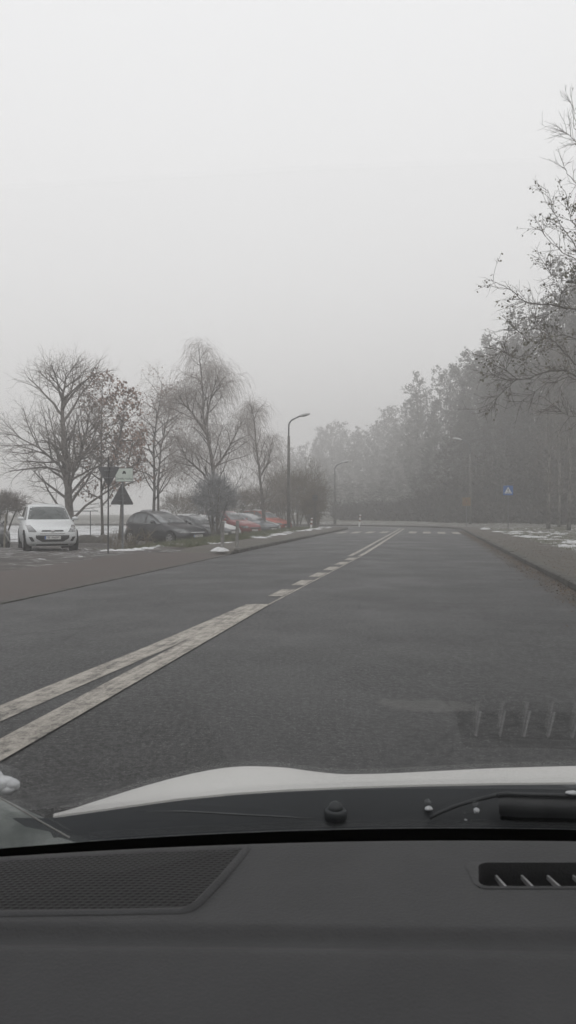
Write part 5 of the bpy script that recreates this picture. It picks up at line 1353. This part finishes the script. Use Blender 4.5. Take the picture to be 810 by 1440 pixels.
# wiper: curved arm tip, blade and carrier
v = 1.135
def wp(x, y, vv=v): return E(px_u(x, vv), vv, -(y - 720) / F * vv)
wm = mat('wiper_grey', (.055, .058, .062), (.08, .084, .088), 20, .5)
wp_root = MB(); arm = [(604, 1151), (618, 1143), (640, 1134), (665, 1126), (690, 1120), (708, 1116.5)]
wp_root.tube([wp(*a) for a in arm], [.0022, .0028, .003, .0032, .0034, .0036], 8)
wo_ = wp_root.build('wiper', wm, ego, smooth=True)
mb = MB(); pts_u = [(700, 1118), (714, 1115.5), (730, 1117), (810, 1119), (960, 1124), (1150, 1136)]; pts_l = [(702, 1146), (722, 1149), (740, 1151), (810, 1152), (960, 1154), (1150, 1158)]
mb.grid([[wp(*a, 1.136) for a in pts_u], [wp((a[0] + b_2[0]) / 2, (a[1] + b_2[1]) / 2, 1.118) for a, b_2 in zip(pts_u, pts_l)], [wp(*a, 1.125) for a in pts_l]][::-1])
mb.tube([wp(*a, 1.130) for a in pts_u], .0030, 8); mb.build('wiper_arm', wm, wo_, smooth=True)
mb = MB(); mb.tube([wp(x, y, 1.12) for x, y in ((704, 1150), (730, 1152.5), (810, 1154), (960, 1157), (1150, 1161))], .003, 6); mb.build('wiper_blade', M['void'], wo_)
# left fender corner and seal strip
mb = MB(); ff = lambda x, y, vv: E(px_u(x, vv), vv, -(y - 720) / F * vv)
mb.grid([[ff(x, y, 1.25) for x, y in ((-260, 1085), (-60, 1108), (0, 1121), (40, 1140), (80, 1158), (190, 1160))],
         [ff(x, y, 1.17) for x, y in ((-260, 1150), (-60, 1150), (0, 1152), (30, 1163), (85, 1172), (185, 1176))],
         [ff(x, y, 1.12) for x, y in ((-260, 1260), (-60, 1225), (0, 1215), (30, 1210), (80, 1205), (180, 1200))]][::-1])
mb.build('fender_corner', mat('mottled_fender', (.10, .115, .11), (.24, .26, .25), 16, .35, lo=.42, hi=.62), ego, smooth=True)  # mottled grey-green, widened rightwards to carry the scuttle's paler reflection as colour
mb = MB(); mb.tube([ff(x, y, 1.10) for x, y in ((-40, 1104), (0, 1122), (20, 1133), (55, 1154), (98, 1178))], .0013, 6); mb.build('glass_seal', mat('seal_grey', (.40, .40, .38), None, 8, .5), ego)
# snow left on the pane's corner and a few crumbs
def lump(u, v, w, r, seed, parent=None):
    mb = MB(); Ms = Matrix.Diagonal((*r, 1)); mb.lathe([(math.cos(R(a)), math.sin(R(a))) for a in range(-85, 86, 10)], Ms, 26)
    mb.v = [(x * (1 + .22 * noise2(x / r[0] * 1.1 + y / r[1] * 1.7, z_ / r[2] * 1.3, 1, seed)) + u, y + v, z_ * (1 + .35 * noise2(x / r[0] * 1.7, z_ / r[2], 1, seed + 3)) + w + CAM_H) for x, y, z_ in mb.v]
    return mb
mb = MB()
for x, y, vv, rr_, sd2 in ((-8, 1103, .765, (.019, .012, .0105), 2), (11, 1098, .765, (.006, .006, .0050), 5), (17, 1103, .765, (.0075, .007, .0055), 31), (8, 1108, .765, (.013, .009, .0062), 6), (20, 1107, .765, (.0055, .005, .0040), 33), (-24, 1098, .765, (.022, .012, .012), 7), (603, 1137, 1.15, (.0060, .006, .0030), 9), (670, 1140, 1.118, (.0046, .005, .0042), 12), (805, 1115, 1.13, (.010, .006, .003), 14), (655, 1153, 1.118, (.0022, .002, .0015), 17)):
    l_ = lump(px_u(x, vv), vv, -(y - 720) / F * vv, rr_, sd2); mb.add(l_.v, l_.f)
sn_ = mb.build('snow', mat('clean_snow', (.80, .82, .84), (.70, .72, .75), 30, .6), None, smooth=True); sn_.rotation_euler = (0, 0, YAW)
tag(sn_, 'small lumps of snow on the lower windscreen corner and scuttle', 'snow', None, 'stuff')
# rest of the body: pillars, roof, flanks, wheels
mb = MB()
for u in (-.52, .98):
    sg = -1 if u < 0 else 1; pts_ = [gpt(u, s_, .0) for s_ in np.linspace(.0, 1.02, 10)]
    mb.tube([(p[0] + sg * .03, p[1], p[2]) for p in pts_], .045, 8)
mb.build('pillar', M['trim'], ego, smooth=True)
rf = MB(); gr_ = []
for v in (.04, -.1, -.5, -1.2, -1.9): gr_.append([E(u, v, .215 + .05 * sstep(.1, -.6, v) + .02 * (1 - ((u - .23) / .8) ** 2)) for u in np.linspace(-.58, 1.04, 9)])
rf.grid(gr_); g2 = [[(p[0], p[1], p[2] - .03) for p in r2] for r2 in gr_]; rf.grid(g2[::-1]); rf.build('roof', PE, ego, smooth=True)
bs = MB()
for u, sg in ((-.62, -1), (1.08, 1)):
    bs.grid([[E(u, v, w) for v, w in zip((1.95, 1.4, 1.15, 1.05, .2, -1.2, -2.0), ws_)][::sg] for ws_ in ((-.86, -.86, -.80, -.62, -.62, -.62, -.62), (-.95,) * 7, (-1.10,) * 7)])
    bs.grid([[E(u, v, -.62) for v in (1.05, .9, .2, -1.2, -2.0)][::sg], [E(u + sg * -.03, v, w) for v, w in ((1.05, -.45), (.9, -.42), (.2, -.38), (-1.2, -.36), (-2.0, -.36))][::sg]])
bs.grid([[E(u, 2.08, w) for u in (-.6, 0, .5, 1.06)] for w in (-.9, -1.1)])
bs.grid([[E(u, v, -1.08) for u in (-.62, 1.08)] for v in (-2, 2.05)])
bs.build('flank', PE, ego, smooth=False)
mb = MB(); mb.box(E(.23, -.9, -.55), (1.5, .9, .2)); mb.box(E(.23, -1.45, -.2), (1.5, .15, .75)); mb.build('seat', M['trim'], ego)
for u, sg in ((-.62, -1), (1.08, 1)):
    for v in (1.45, -1.15):
        wt = MB(); Mx = Matrix.Translation((u + sg * .01, v, .31)) @ Matrix.Rotation(sg * R(90), 4, 'Y'); wt.lathe([(.2, -.2), (.29, -.2), (.305, -.17), (.305, -.03), (.29, 0), (.2, 0)], Mx, 28); wt.build('wheel', M['tyre'], ego)
